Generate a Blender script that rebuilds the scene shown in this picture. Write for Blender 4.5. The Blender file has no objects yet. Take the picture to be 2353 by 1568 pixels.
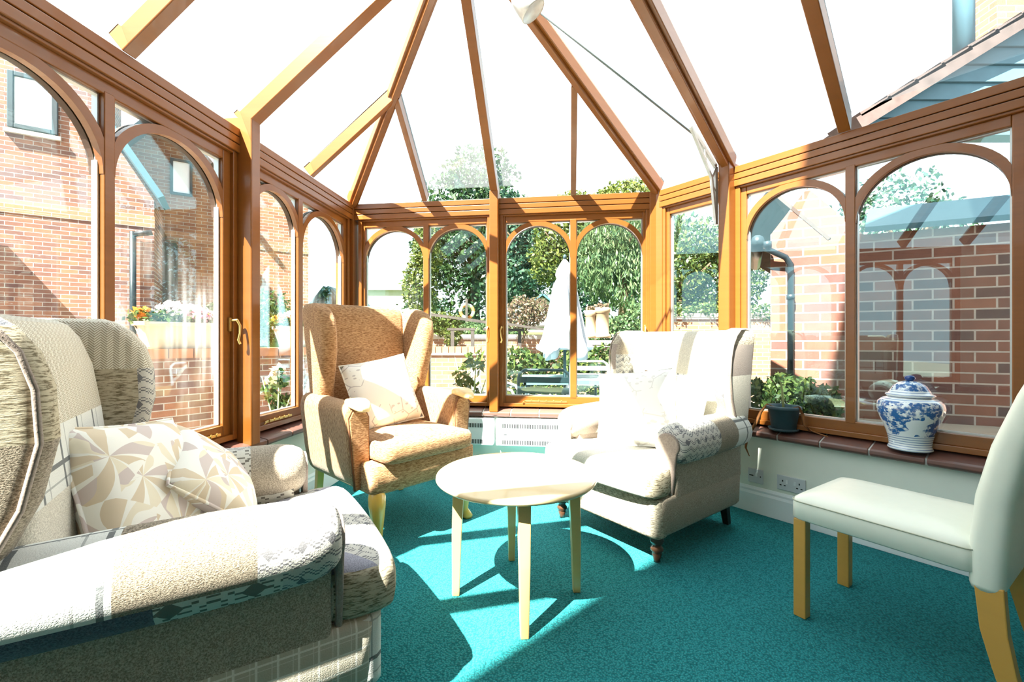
import bpy, bmesh, math, random
import numpy as np
from mathutils import Vector, Matrix
random.seed(7); np.random.seed(7)
S = bpy.context.scene
COL = S.collection
PI = math.pi

# ------------------------------------------------------------------ camera, sky, sun, exposure
CAMZ = 1.05
FPX, CX, CY = 1000.0, 1176.5, 784.0
cd = bpy.data.cameras.new('camera'); cam = bpy.data.objects.new('camera', cd); COL.objects.link(cam)
cam.location = (0, 0, CAMZ); cam.rotation_euler = (PI/2, 0, 0)
cd.sensor_fit = 'HORIZONTAL'; cd.sensor_width = 36.0; cd.lens = 36.0*FPX/2353.0
cd.clip_start = 0.02; cd.clip_end = 300
S.camera = cam
W = bpy.data.worlds.new('world'); S.world = W; W.use_nodes = True
bg = W.node_tree.nodes['Background']; bg.inputs[0].default_value = (0.82, 0.93, 1.0, 1); bg.inputs[1].default_value = 1.8
SUNDIR = Vector((0.373, 0.462, -0.806))
sd = bpy.data.lights.new('sun', 'SUN'); sd.energy = 36.0; sd.angle = 0.009; sd.color = (1.0, 0.93, 0.82)
sun = bpy.data.objects.new('sun', sd); COL.objects.link(sun)
sun.rotation_euler = SUNDIR.to_track_quat('-Z', 'Y').to_euler(); sun.location = (-4, -5, 9)
S.view_settings.view_transform = 'Standard'; S.view_settings.look = 'None'
S.view_settings.exposure = 0.75; S.view_settings.gamma = 1.0; S.view_settings.use_curve_mapping = False
try:
    S.cycles.transparent_max_bounces = 24; S.cycles.max_bounces = 8; S.cycles.sample_clamp_indirect = 6.0
except Exception: pass

# ------------------------------------------------------------------ node helpers
class N:
    def __init__(s, name):
        s.mat = bpy.data.materials.new(name); s.mat.use_nodes = True
        s.t = s.mat.node_tree; s.n = s.t.nodes; s.l = s.t.links
        s.b = s.n['Principled BSDF']; s.out = s.n['Material Output']
    def new(s, typ, **kw):
        nd = s.n.new(typ)
        for k, v in kw.items(): setattr(nd, k, v)
        return nd
    def put(s, sock, v):
        if hasattr(v, 'is_output'): s.l.new(v, sock)
        elif isinstance(v, (tuple, list)) and len(v) == 3 and sock.type == 'RGBA': sock.default_value = (*v, 1)
        else: sock.default_value = v
    def math(s, op, a, b=0.0, c=None):
        nd = s.new('ShaderNodeMath', operation=op); s.put(nd.inputs[0], a); s.put(nd.inputs[1], b)
        if c is not None: s.put(nd.inputs[2], c)
        return nd.outputs[0]
    def mix(s, f, a, b, blend='MIX'):
        nd = s.new('ShaderNodeMix', data_type='RGBA', blend_type=blend)
        s.put(nd.inputs[0], f); s.put(nd.inputs[6], a); s.put(nd.inputs[7], b); return nd.outputs[2]
    def obj(s): return s.new('ShaderNodeTexCoord').outputs['Object']
    def uvw(s):
        """object-space box mapping: (along, up) on whichever face"""
        tc = s.new('ShaderNodeTexCoord'); p = s.new('ShaderNodeSeparateXYZ'); q = s.new('ShaderNodeSeparateXYZ')
        s.l.new(tc.outputs['Object'], p.inputs[0]); s.l.new(tc.outputs['Normal'], q.inputs[0])
        ax = s.math('ABSOLUTE', q.outputs[0]); ay = s.math('ABSOLUTE', q.outputs[1]); az = s.math('ABSOLUTE', q.outputs[2])
        isx = s.math('GREATER_THAN', ax, ay); isz = s.math('GREATER_THAN', az, 0.75)
        u = s.math('ADD', s.math('MULTIPLY', isx, p.outputs[1]), s.math('MULTIPLY', s.math('SUBTRACT', 1.0, isx), p.outputs[0]))
        v = s.math('ADD', s.math('MULTIPLY', isz, s.math('ADD', s.math('MULTIPLY', isx, p.outputs[0]), s.math('MULTIPLY', s.math('SUBTRACT', 1.0, isx), p.outputs[1]))),
                   s.math('MULTIPLY', s.math('SUBTRACT', 1.0, isz), p.outputs[2]))
        c = s.new('ShaderNodeCombineXYZ'); s.l.new(u, c.inputs[0]); s.l.new(v, c.inputs[1])
        return u, v, c.outputs[0]
    def noise(s, vec, scale, detail=3, rough=.55, scl=None):
        if scl:
            mp = s.new('ShaderNodeMapping'); s.l.new(vec, mp.inputs[0]); mp.inputs[3].default_value = scl; vec = mp.outputs[0]
        nd = s.new('ShaderNodeTexNoise'); s.l.new(vec, nd.inputs['Vector']); nd.inputs['Scale'].default_value = scale
        nd.inputs['Detail'].default_value = detail; nd.inputs['Roughness'].default_value = rough
        return nd.outputs[0]
    def vor(s, vec, scale, feature='F1', out='Distance', scl=None, rnd=1.0):
        if scl:
            mp = s.new('ShaderNodeMapping'); s.l.new(vec, mp.inputs[0]); mp.inputs[3].default_value = scl; vec = mp.outputs[0]
        nd = s.new('ShaderNodeTexVoronoi', feature=feature); s.l.new(vec, nd.inputs['Vector'])
        nd.inputs['Scale'].default_value = scale; nd.inputs['Randomness'].default_value = rnd
        return nd.outputs[out]
    def ramp(s, f, stops, interp='LINEAR'):
        nd = s.new('ShaderNodeValToRGB'); s.l.new(f, nd.inputs[0]); r = nd.color_ramp; r.interpolation = interp
        while len(r.elements) < len(stops): r.elements.new(0.5)
        for e, (p, c) in zip(r.elements, stops): e.position = p; e.color = (*c, 1)
        return nd.outputs[0]
    def bump(s, h, strength=.3, dist=.01):
        nd = s.new('ShaderNodeBump'); s.put(nd.inputs['Strength'], strength); nd.inputs['Distance'].default_value = dist
        s.l.new(h, nd.inputs['Height']); s.l.new(nd.outputs[0], s.b.inputs['Normal'])
    def col(s, c, rough=.6, spec=.5, metal=0.0):
        s.put(s.b.inputs['Base Color'], c); s.put(s.b.inputs['Roughness'], rough)
        s.put(s.b.inputs['Specular IOR Level'], spec); s.put(s.b.inputs['Metallic'], metal); return s.mat

def plain(name, c, rough=.6, spec=.4, metal=0.0, var=.12, scale=14):
    m = N(name); n = m.noise(m.obj(), scale)
    a = tuple(x*(1-var) for x in c); b = tuple(min(1, x*(1+var)) for x in c)
    return m.col(m.mix(n, a, b), rough, spec, metal)
def wood(name, c, rough=.35, scl=(3, 3, 60), contrast=.35, coat=.0):
    m = N(name); o = m.obj()
    n = m.noise(o, 1.0, 5, .6, scl); n2 = m.noise(o, 5, 2)
    a = tuple(x*(1-contrast) for x in c); b = tuple(min(1, x*(1+contrast)) for x in c)
    m.col(m.mix(n2, m.mix(n, a, b), c), rough, .5); m.b.inputs['Coat Weight'].default_value = coat
    m.bump(n, .08, .003); return m.mat
def brick(name, c1, c2, mortar, rough=.9):
    m = N(name); u, v, vec = m.uvw()
    nd = m.new('ShaderNodeTexBrick'); m.l.new(vec, nd.inputs['Vector'])
    nd.inputs['Scale'].default_value = 1.0; nd.inputs['Brick Width'].default_value = .225; nd.inputs['Row Height'].default_value = .075
    nd.inputs['Mortar Size'].default_value = .006; nd.inputs['Mortar Smooth'].default_value = .1; nd.inputs['Bias'].default_value = 0
    nd.inputs['Color1'].default_value = (*c1, 1); nd.inputs['Color2'].default_value = (*c2, 1); nd.inputs['Mortar'].default_value = (*mortar, 1)
    n = m.noise(vec, 9, 4); sp = m.noise(vec, 90, 2)
    c = m.mix(.55, nd.outputs[0], m.mix(n, (.3, .3, .3), (1, 1, 1)), 'MULTIPLY')
    c = m.mix(.35, c, m.mix(sp, (.35, .35, .35), (1.0, 1.0, 1.0)), 'MULTIPLY')
    m.col(c, rough, .2); m.bump(m.math('SUBTRACT', 1.0, nd.outputs[1]), .5, .008); return m.mat
def leafmat(name, c1, c2, c3, transl=.35):
    m = N(name); g = m.new('ShaderNodeNewGeometry')
    c = m.ramp(g.outputs['Random Per Island'], [(0, c1), (.5, c2), (1, c3)])
    m.col(c, .5, .35)
    tr = m.new('ShaderNodeBsdfTranslucent'); m.l.new(c, tr.inputs[0]); mx = m.new('ShaderNodeMixShader'); mx.inputs[0].default_value = transl
    m.l.new(m.b.outputs[0], mx.inputs[1]); m.l.new(tr.outputs[0], mx.inputs[2]); m.l.new(mx.outputs[0], m.out.inputs[0]); return m.mat
def glass(name, tint, refl, dust=0.0, gain=1.0, mist=None):
    m = N(name); m.n.remove(m.b)
    t = m.new('ShaderNodeBsdfTransparent'); t.inputs[0].default_value = (*tint, 1)
    g = m.new('ShaderNodeBsdfGlossy'); g.inputs[0].default_value = (*refl, 1); g.inputs[1].default_value = 0.0
    f = m.new('ShaderNodeLayerWeight'); f.inputs[0].default_value = .5
    sch = m.math('ADD', .04, m.math('MULTIPLY', .96, m.math('POWER', f.outputs['Facing'], 5.0)))
    mx = m.new('ShaderNodeMixShader'); m.l.new(m.math('MULTIPLY', sch, gain), mx.inputs[0]); m.l.new(t.outputs[0], mx.inputs[1]); m.l.new(g.outputs[0], mx.inputs[2])
    o = mx.outputs[0]
    if dust:
        d = m.new('ShaderNodeBsdfTranslucent'); d.inputs[0].default_value = (.9, .93, .95, 1)
        m2 = m.new('ShaderNodeMixShader'); dn = m.noise(m.obj(), 3, 4)
        m.l.new(m.math('MULTIPLY', m.math('ADD', dn, .5), dust), m2.inputs[0]); m.l.new(o, m2.inputs[1]); m.l.new(d.outputs[0], m2.inputs[2]); o = m2.outputs[0]
    if mist:
        d = m.new('ShaderNodeBsdfTranslucent'); d.inputs[0].default_value = (.85, .9, .92, 1); p = m.new('ShaderNodeSeparateXYZ'); oc = m.obj(); m.l.new(oc, p.inputs[0])
        streak = m.ramp(m.noise(oc, 1.0, 4, .6, (38, 1, 1.6)), [(.44, (.15, .15, .15)), (.60, (1, 1, 1))]); patch = m.ramp(m.noise(oc, 2.6, 2, .5), [(.42, (0, 0, 0)), (.62, (1, 1, 1))])
        zz = m.math('MULTIPLY', m.math('SMOOTH_MIN', 1.0, m.math('MAXIMUM', 0.0, m.math('MULTIPLY', m.math('SUBTRACT', mist, p.outputs[2]), 3.0)), .2), .11)
        m2 = m.new('ShaderNodeMixShader'); m.l.new(m.math('MULTIPLY', m.math('MULTIPLY', streak, patch), zz), m2.inputs[0]); m.l.new(o, m2.inputs[1]); m.l.new(d.outputs[0], m2.inputs[2]); o = m2.outputs[0]
    m.l.new(o, m.out.inputs[0]); return m.mat

# ------------------------------------------------------------------ fabrics
def tweed(name, c1, c2, scale=260, strength=.5, scl=(1, 1, 1)):
    m = N(name); o = m.obj(); n = m.noise(o, scale, 2, .7, scl); n2 = m.noise(o, 9, 3)
    c = m.mix(m.ramp(n, [(.36, (0, 0, 0)), (.64, (1, 1, 1))]), c1, c2); c = m.mix(.25, c, m.mix(n2, (.6, .6, .6), (1, 1, 1)), 'MULTIPLY')
    m.col(c, .92, .15); m.b.inputs['Sheen Weight'].default_value = .15; m.bump(n, strength, .004); return m.mat
def plaid(name, base, line, sp=.085, w=.05, base2=None):
    m = N(name); u, v, vec = m.uvw()
    def ln(x, ph, ww): return m.math('LESS_THAN', m.math('FRACT', m.math('ADD', m.math('DIVIDE', x, sp), ph)), ww)
    k = m.math('MAXIMUM', ln(u, .3, w*1.6), ln(v, .6, w*1.6)); k2 = m.math('MAXIMUM', ln(u, .55, w*.7), ln(v, .85, w*.7))
    n = m.noise(vec, 300, 2)
    c = m.mix(m.math('MULTIPLY', k, .8), base, line); c = m.mix(m.math('MULTIPLY', k2, .45), c, line)
    c = m.mix(.35, c, m.mix(n, (.45, .45, .45), (1, 1, 1)), 'MULTIPLY'); m.col(c, .95, .1); m.bump(n, .4, .003); return m.mat
def zigzag(name, base, line, per=.045, amp=.02, row=.034):
    m = N(name); u, v, vec = m.uvw()
    tri = m.math('PINGPONG', u, per/2)
    st = m.math('SNAP', tri, per/8)
    f = m.math('FRACT', m.math('DIVIDE', m.math('ADD', v, m.math('MULTIPLY', st, amp/per*2)), row))
    k = m.math('MAXIMUM', m.math('LESS_THAN', f, .13), m.math('MULTIPLY', m.math('GREATER_THAN', f, .3), m.math('LESS_THAN', f, .4)))
    fu = m.math('FRACT', m.math('DIVIDE', u, per*1.5)); fv = m.math('FRACT', m.math('DIVIDE', v, row*2.6))
    d = m.math('ADD', m.math('ABSOLUTE', m.math('SUBTRACT', fu, .5)), m.math('ABSOLUTE', m.math('SUBTRACT', fv, .5)))
    k3 = m.math('LESS_THAN', d, .17); n = m.noise(vec, 260, 2)
    c = m.mix(m.math('MULTIPLY', m.math('MAXIMUM', k, k3), .85), base, line); c = m.mix(.3, c, m.mix(n, (.5, .5, .5), (1, 1, 1)), 'MULTIPLY')
    m.col(c, .95, .1); m.bump(n, .35, .003); return m.mat
def herring(name, c1, c2, per=.03, row=.008):
    m = N(name); u, v, vec = m.uvw()
    f = m.math('FRACT', m.math('DIVIDE', m.math('ADD', v, m.math('PINGPONG', u, per/2)), row)); k = m.math('GREATER_THAN', f, .55)
    n = m.noise(vec, 40, 2)
    m.col(m.mix(k, m.mix(n, c1, tuple(x*.9 for x in c1)), c2), .95, .1); m.bump(f, .6, .004); return m.mat
def script(name, c1, c2, sc=(14, 120, 1), th=.5):
    m = N(name); u, v, vec = m.uvw(); n = m.noise(vec, 3.0, 4, .7, sc); k = m.ramp(n, [(th-.04, c1), (th+.07, c2)])
    g = m.noise(vec, 300, 2); m.col(m.mix(.3, k, m.mix(g, (.45, .45, .45), (1, 1, 1)), 'MULTIPLY'), .95, .1); m.bump(n, .4, .004); return m.mat
def petals(name, white, a, b, c, scale=9):
    m = N(name); o = m.obj(); mp = m.new('ShaderNodeMapping'); m.l.new(o, mp.inputs[0]); mp.inputs[3].default_value = (scale, scale, .001)
    v = m.new('ShaderNodeTexVoronoi', feature='F1'); m.l.new(mp.outputs[0], v.inputs['Vector']); v.inputs['Scale'].default_value = 1.0; v.inputs['Randomness'].default_value = .8
    d = m.new('ShaderNodeVectorMath', operation='SUBTRACT'); m.l.new(mp.outputs[0], d.inputs[0]); m.l.new(v.outputs['Position'], d.inputs[1])
    q = m.new('ShaderNodeSeparateXYZ'); m.l.new(d.outputs[0], q.inputs[0]); ang = m.math('ARCTAN2', q.outputs[1], q.outputs[0]); r = v.outputs['Distance']
    ph = m.math('ADD', m.math('MULTIPLY', ang, 4.5), m.math('MULTIPLY', r, 2.2)); w = m.math('ABSOLUTE', m.math('SINE', ph))
    k = m.math('MULTIPLY', m.math('GREATER_THAN', w, m.math('ADD', .25, m.math('MULTIPLY', m.math('POWER', r, 3.0), .9))), m.math('GREATER_THAN', r, .13))
    idx = m.math('FRACT', m.math('MULTIPLY', m.math('FLOOR', m.math('DIVIDE', ph, PI)), .381)); n = m.noise(o, 7, 1)
    cc = m.ramp(m.math('FRACT', m.math('ADD', idx, n)), [(0, a), (.35, b), (.6, c), (.85, white)], 'CONSTANT')
    m.col(m.mix(k, white, cc), .9, .15); return m.mat
def sprigs(name, white, a):
    m = N(name); o = m.obj(); e = m.vor(o, 9, 'DISTANCE_TO_EDGE', scl=(1, 1, .01)); n = m.noise(o, 5, 2)
    l = m.vor(o, 26, 'F1', scl=(1, 1.8, .01))
    k = m.math('MAXIMUM', m.math('MULTIPLY', m.math('LESS_THAN', e, .02), m.math('GREATER_THAN', n, .5)), m.math('MULTIPLY', m.math('LESS_THAN', l, .3), m.math('GREATER_THAN', n, .56)))
    m.col(m.mix(m.math('MULTIPLY', k, .75), white, a), .9, .15); return m.mat

# ------------------------------------------------------------------ materials
M = {}
M['wood'] = wood('stained_hardwood', (.225, .075, .012), .32, (2, 2, 40), .32, .12)
M['woodx'] = wood('stained_hardwood_rail', (.225, .075, .012), .32, (3, 40, 40), .32, .12)
M['groove'] = plain('dark_groove', (.035, .012, .005), .7)
M['glass'] = glass('window_glass', (.93, .965, .965), (.62, .96, 1.0), .0, 1.35)
M['mistglass'] = glass('condensation_streaked_glass', (.93, .965, .965), (.62, .96, 1.0), .0, 1.35, 1.62)
M['roofglass'] = glass('dusty_roof_glass', (.93, .96, .965), (.7, .96, 1.0), .05)
M['spacer'] = plain('aluminium_spacer', (.55, .57, .56), .35, .5, .7)
M['lead'] = plain('grey_glazing_strip', (.07, .085, .085), .5)
M['cream_wall'] = plain('cream_wall_paint', (.82, .87, .78), .8, .2, 0, .03)
M['white'] = plain('white_gloss_paint', (.80, .86, .88), .35, .5, 0, .02)
M['plastic'] = plain('white_plastic', (.62, .67, .70), .35, .5, 0, .02)
M['black'] = plain('black_plastic', (.012, .012, .013), .5)
M['gold'] = plain('brass', (.62, .45, .17), .3, .5, .9)
M['steel'] = plain('galvanised_steel', (.55, .57, .57), .38, .5, .4, .2, 40)
M['bluesteel'] = plain('grey_rod', (.17, .21, .22), .4, .5, .5)
def tilemat():
    m = N('quarry_tile'); o = m.obj(); n = m.noise(o, 18, 4); n2 = m.noise(o, 3, 2)
    m.col(m.mix(n, m.mix(n2, (.15, .055, .035), (.24, .085, .05)), (.10, .065, .06)), .38, .5); return m.mat
M['tile'] = tilemat(); M['grout'] = plain('grout', (.5, .48, .45), .9)
def carpetmat():
    m = N('teal_carpet'); o = m.obj(); d = m.vor(o, 150); n = m.noise(o, 2.2, 3)
    tw = m.noise(o, 60, 2, .6, (1, 2.4, 1))
    c = m.mix(m.ramp(d, [(.15, (0, 0, 0)), (.75, (1, 1, 1))]), (.030, .300, .320), (.008, .135, .150))
    c = m.mix(.3, c, m.mix(tw, (.45, .45, .45), (1, 1, 1)), 'MULTIPLY'); c = m.mix(.2, c, m.mix(n, (.6, .6, .6), (1, 1, 1)), 'MULTIPLY')
    m.col(c, .95, .1); m.b.inputs['Sheen Weight'].default_value = .03; m.bump(d, .8, .006); return m.mat
M['carpet'] = carpetmat()
M['beech'] = wood('beech', (.62, .40, .15), .35, (4, 4, 26), .14, .3)
M['beech_top'] = wood('pale_beech_top', (.74, .56, .30), .3, (14, 2, 2), .10, .4)
M['oak'] = wood('golden_beech', (.55, .30, .06), .4, (5, 5, 30), .16, .2)
M['leather'] = plain('cream_leather', (.78, .80, .69), .38, .5, 0, .03, 30)
M['stitch'] = plain('cream_seam', (.42, .43, .32), .7)
M['brown'] = tweed('brown_chenille', (.21, .10, .04), (.50, .30, .15), 150, .6, (.35, .35, 1.7))
M['brownv'] = tweed('brown_chenille_side', (.20, .10, .045), (.48, .30, .16), 150, .6, (1.7, 1.7, .35))
M['piping'] = plain('brown_piping', (.16, .07, .03), .9)
M['cabriole'] = wood('honey_wood', (.60, .36, .06), .3, (4, 4, 24), .12, .4)
M['knuckle'] = wood('pale_arm_wood', (.70, .52, .26), .35, (4, 20, 4), .1, .3)
M['tweed'] = tweed('taupe_tweed', (.20, .165, .125), (.50, .43, .34), 320)
M['twill'] = tweed('brown_twill', (.12, .095, .065), (.40, .34, .26), 260, .6, (.4, 1, 1.8))
M['cream'] = tweed('cream_wool', (.46, .43, .36), (.74, .70, .60), 300)
M['taupe'] = tweed('taupe_velvet', (.25, .20, .17), (.33, .27, .23), 200, .2)
M['slate'] = tweed('slate_wool', (.045, .05, .07), (.13, .14, .18), 260)
M['lilac'] = tweed('grey_lilac_wool', (.22, .22, .27), (.36, .36, .42), 300, .3)
M['plaid'] = plaid('white_plaid', (.72, .73, .69), (.06, .07, .08), .14, .05)
M['plaid2'] = plaid('beige_plaid', (.50, .46, .37), (.82, .80, .72), .045, .07)
M['zig'] = zigzag('zigzag_weave', (.56, .54, .49), (.10, .10, .12))
M['aztec'] = zigzag('aztec_weave', (.62, .60, .53), (.10, .085, .07), .10, .09, .055)
M['herring'] = herring('herringbone', (.80, .77, .68), (.36, .31, .23))
M['script'] = script('script_print', (.60, .54, .42), (.20, .17, .13))
M['script2'] = script('bark_print', (.52, .46, .34), (.17, .14, .09), (10, 60, 1), .52)
M['leafprint'] = petals('leaf_print', (.83, .82, .76), (.66, .56, .42), (.60, .52, .49), (.76, .70, .56), 6.2)
M['sprig'] = sprigs('floral_print', (.84, .82, .76), (.44, .40, .40))
M['whitepillow'] = sprigs('pale_floral_print', (.86, .85, .82), (.68, .65, .62))
M['darkwood'] = wood('dark_turned_wood', (.07, .03, .014), .3, (4, 4, 20), .3, .4)
M['blackwood'] = wood('black_wood', (.018, .012, .01), .35)
M['pot'] = plain('slate_pot', (.045, .085, .105), .5)
M['stem'] = plain('green_stem', (.30, .36, .15), .6)
M['dryleaf'] = plain('dried_leaf', (.24, .10, .035), .8, .2, 0, .4, 20)
M['soil'] = plain('soil', (.04, .025, .015), .95)
def vasemat():
    m = N('blue_white_porcelain'); tc = m.new('ShaderNodeTexCoord'); o = tc.outputs['Object']
    s = m.new('ShaderNodeSeparateXYZ'); m.l.new(o, s.inputs[0]); z = s.outputs[2]
    n = m.noise(o, 26, 5, .7); n2 = m.noise(o, 8, 2); v = m.vor(o, 46, 'F1', scl=(1, 1, 1.6))
    k = m.math('MULTIPLY', m.ramp(n, [(.43, (0, 0, 0)), (.52, (1, 1, 1))]), m.math('GREATER_THAN', n2, .40))
    k = m.math('MAXIMUM', k, m.math('MULTIPLY', m.math('LESS_THAN', v, .36), m.math('GREATER_THAN', n2, .42)))
    body = m.math('MULTIPLY', m.math('GREATER_THAN', z, .075), m.math('LESS_THAN', z, .236))
    cap = m.math('GREATER_THAN', z, .285)
    rings = m.math('LESS_THAN', m.math('FRACT', m.math('DIVIDE', z, .011)), .32)
    nb = m.math('SUBTRACT', 1.0, m.math('MAXIMUM', body, cap)); k = m.math('ADD', m.math('MULTIPLY', k, m.math('MAXIMUM', body, cap)), m.math('MULTIPLY', nb, m.math('MULTIPLY', rings, .75)))
    m.col(m.mix(k, (.80, .86, .88), m.mix(n, (.01, .05, .24), (.05, .20, .46))), .12, .6); m.b.inputs['Coat Weight'].default_value = .6; return m.mat
M['vase'] = vasemat(); M['cobalt'] = plain('cobalt_knob', (.01, .05, .22), .15, .6)
# outdoors
M['brick'] = brick('red_brick', (.40, .19, .12), (.19, .105, .095), (.52, .46, .42))
M['brickdark'] = brick('dark_red_brick', (.31, .12, .075), (.14, .075, .07), (.48, .39, .34))
M['brickbuff'] = brick('buff_orange_brick', (.42, .22, .13), (.30, .14, .09), (.50, .45, .38))
M['soldier'] = plain('orange_cap_brick', (.42, .19, .10), .9, .2, 0, .35, 9)
M['band'] = brick('pale_orange_band_brick', (.46, .25, .15), (.40, .22, .14), (.55, .47, .40))
M['stonecap'] = plain('stone_cap', (.42, .38, .33), .9)
M['rooftile'] = plain('roof_tile', (.085, .065, .06), .85, .2, 0, .4, 8)
M['bluegrey'] = plain('blue_grey_paint', (.045, .11, .145), .55, .4, 0, .2, 6)
M['darkframe'] = plain('dark_window_frame', (.035, .05, .06), .5)
M['curtain'] = plain('white_blind', (.85, .86, .86), .9, .1, 0, .03)
M['slateroof'] = plain('dark_teal_slate', (.03, .085, .11), .6, .3, 0, .3, 8)
M['pipe'] = plain('black_pipe', (.012, .02, .026), .35)
M['paving'] = plain('patio_paving', (.26, .22, .18), .9, .2, 0, .3, 3)
M['grass'] = plain('lawn', (.07, .13, .03), .95, .1, 0, .5, 2)
M['gravel'] = plain('tan_stone', (.30, .24, .18), .9, .2, 0, .2, 8)
M['timber'] = plain('dark_rail_timber', (.06, .05, .045), .8, .2, 0, .4, 10)
M['stone_trough'] = plain('cream_trough', (.48, .42, .34), .85, .2, 0, .15, 6)
M['canvas'] = plain('white_canvas', (.60, .62, .68), .9, .1, 0, .05)
M['aqua'] = plain('aqua_metal', (.10, .20, .22), .4, .5, .1)
M['darkaqua'] = plain('dark_metal', (.03, .065, .075), .4, .5, .2)
M['greyrail'] = plain('pale_shed_boards', (.40, .38, .36), .85)
M['terracotta'] = plain('chimney_pot_clay', (.36, .25, .15), .9)
M['ring_white'] = plain('lifebuoy_white', (.62, .60, .55), .6); M['ring_orange'] = plain('lifebuoy_orange', (.55, .17, .05), .6)
M['yellow'] = plain('yellow_plastic', (.70, .50, .02), .5)
M['bark'] = plain('bark', (.10, .07, .045), .95, .1, 0, .4, 12)
M['leaf_dark'] = leafmat('dark_leaves', (0.007, 0.032, 0.016), (0.022, 0.061, 0.022), (0.050, 0.094, 0.029))
M['leaf_teal'] = leafmat('blue_green_leaves', (0.009, 0.043, 0.032), (0.022, 0.072, 0.043), (0.058, 0.108, 0.050))
M['leaf_yellow'] = leafmat('yellow_green_leaves', (0.036, 0.065, 0.011), (0.079, 0.108, 0.018), (0.144, 0.158, 0.036))
M['leaf_weep'] = leafmat('pale_green_leaves', (0.029, 0.072, 0.029), (0.065, 0.115, 0.043), (0.122, 0.166, 0.072))
M['leaf_hedge'] = leafmat('hedge_leaves', (0.009, 0.029, 0.007), (0.043, 0.079, 0.014), (0.122, 0.151, 0.036))
M['leaf_pink'] = leafmat('dry_pink_leaves', (0.108, 0.072, 0.050), (0.180, 0.115, 0.079), (0.094, 0.108, 0.043))
M['fl_white'] = leafmat('white_petals', (.70, .66, .60), (.78, .74, .70), (.60, .30, .38)); M['fl_pink'] = leafmat('pink_petals', (.52, .07, .16), (.60, .22, .30), (.7, .5, .5))
M['fl_orange'] = leafmat('orange_petals', (.55, .16, .03), (.60, .28, .06), (.62, .42, .08)); M['fl_yellow'] = leafmat('yellow_petals', (.62, .42, .03), (.66, .5, .1), (.5, .45, .05))
M['fl_rose'] = leafmat('pale_rose_petals', (.66, .46, .34), (.72, .56, .45), (.74, .64, .5))

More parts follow.
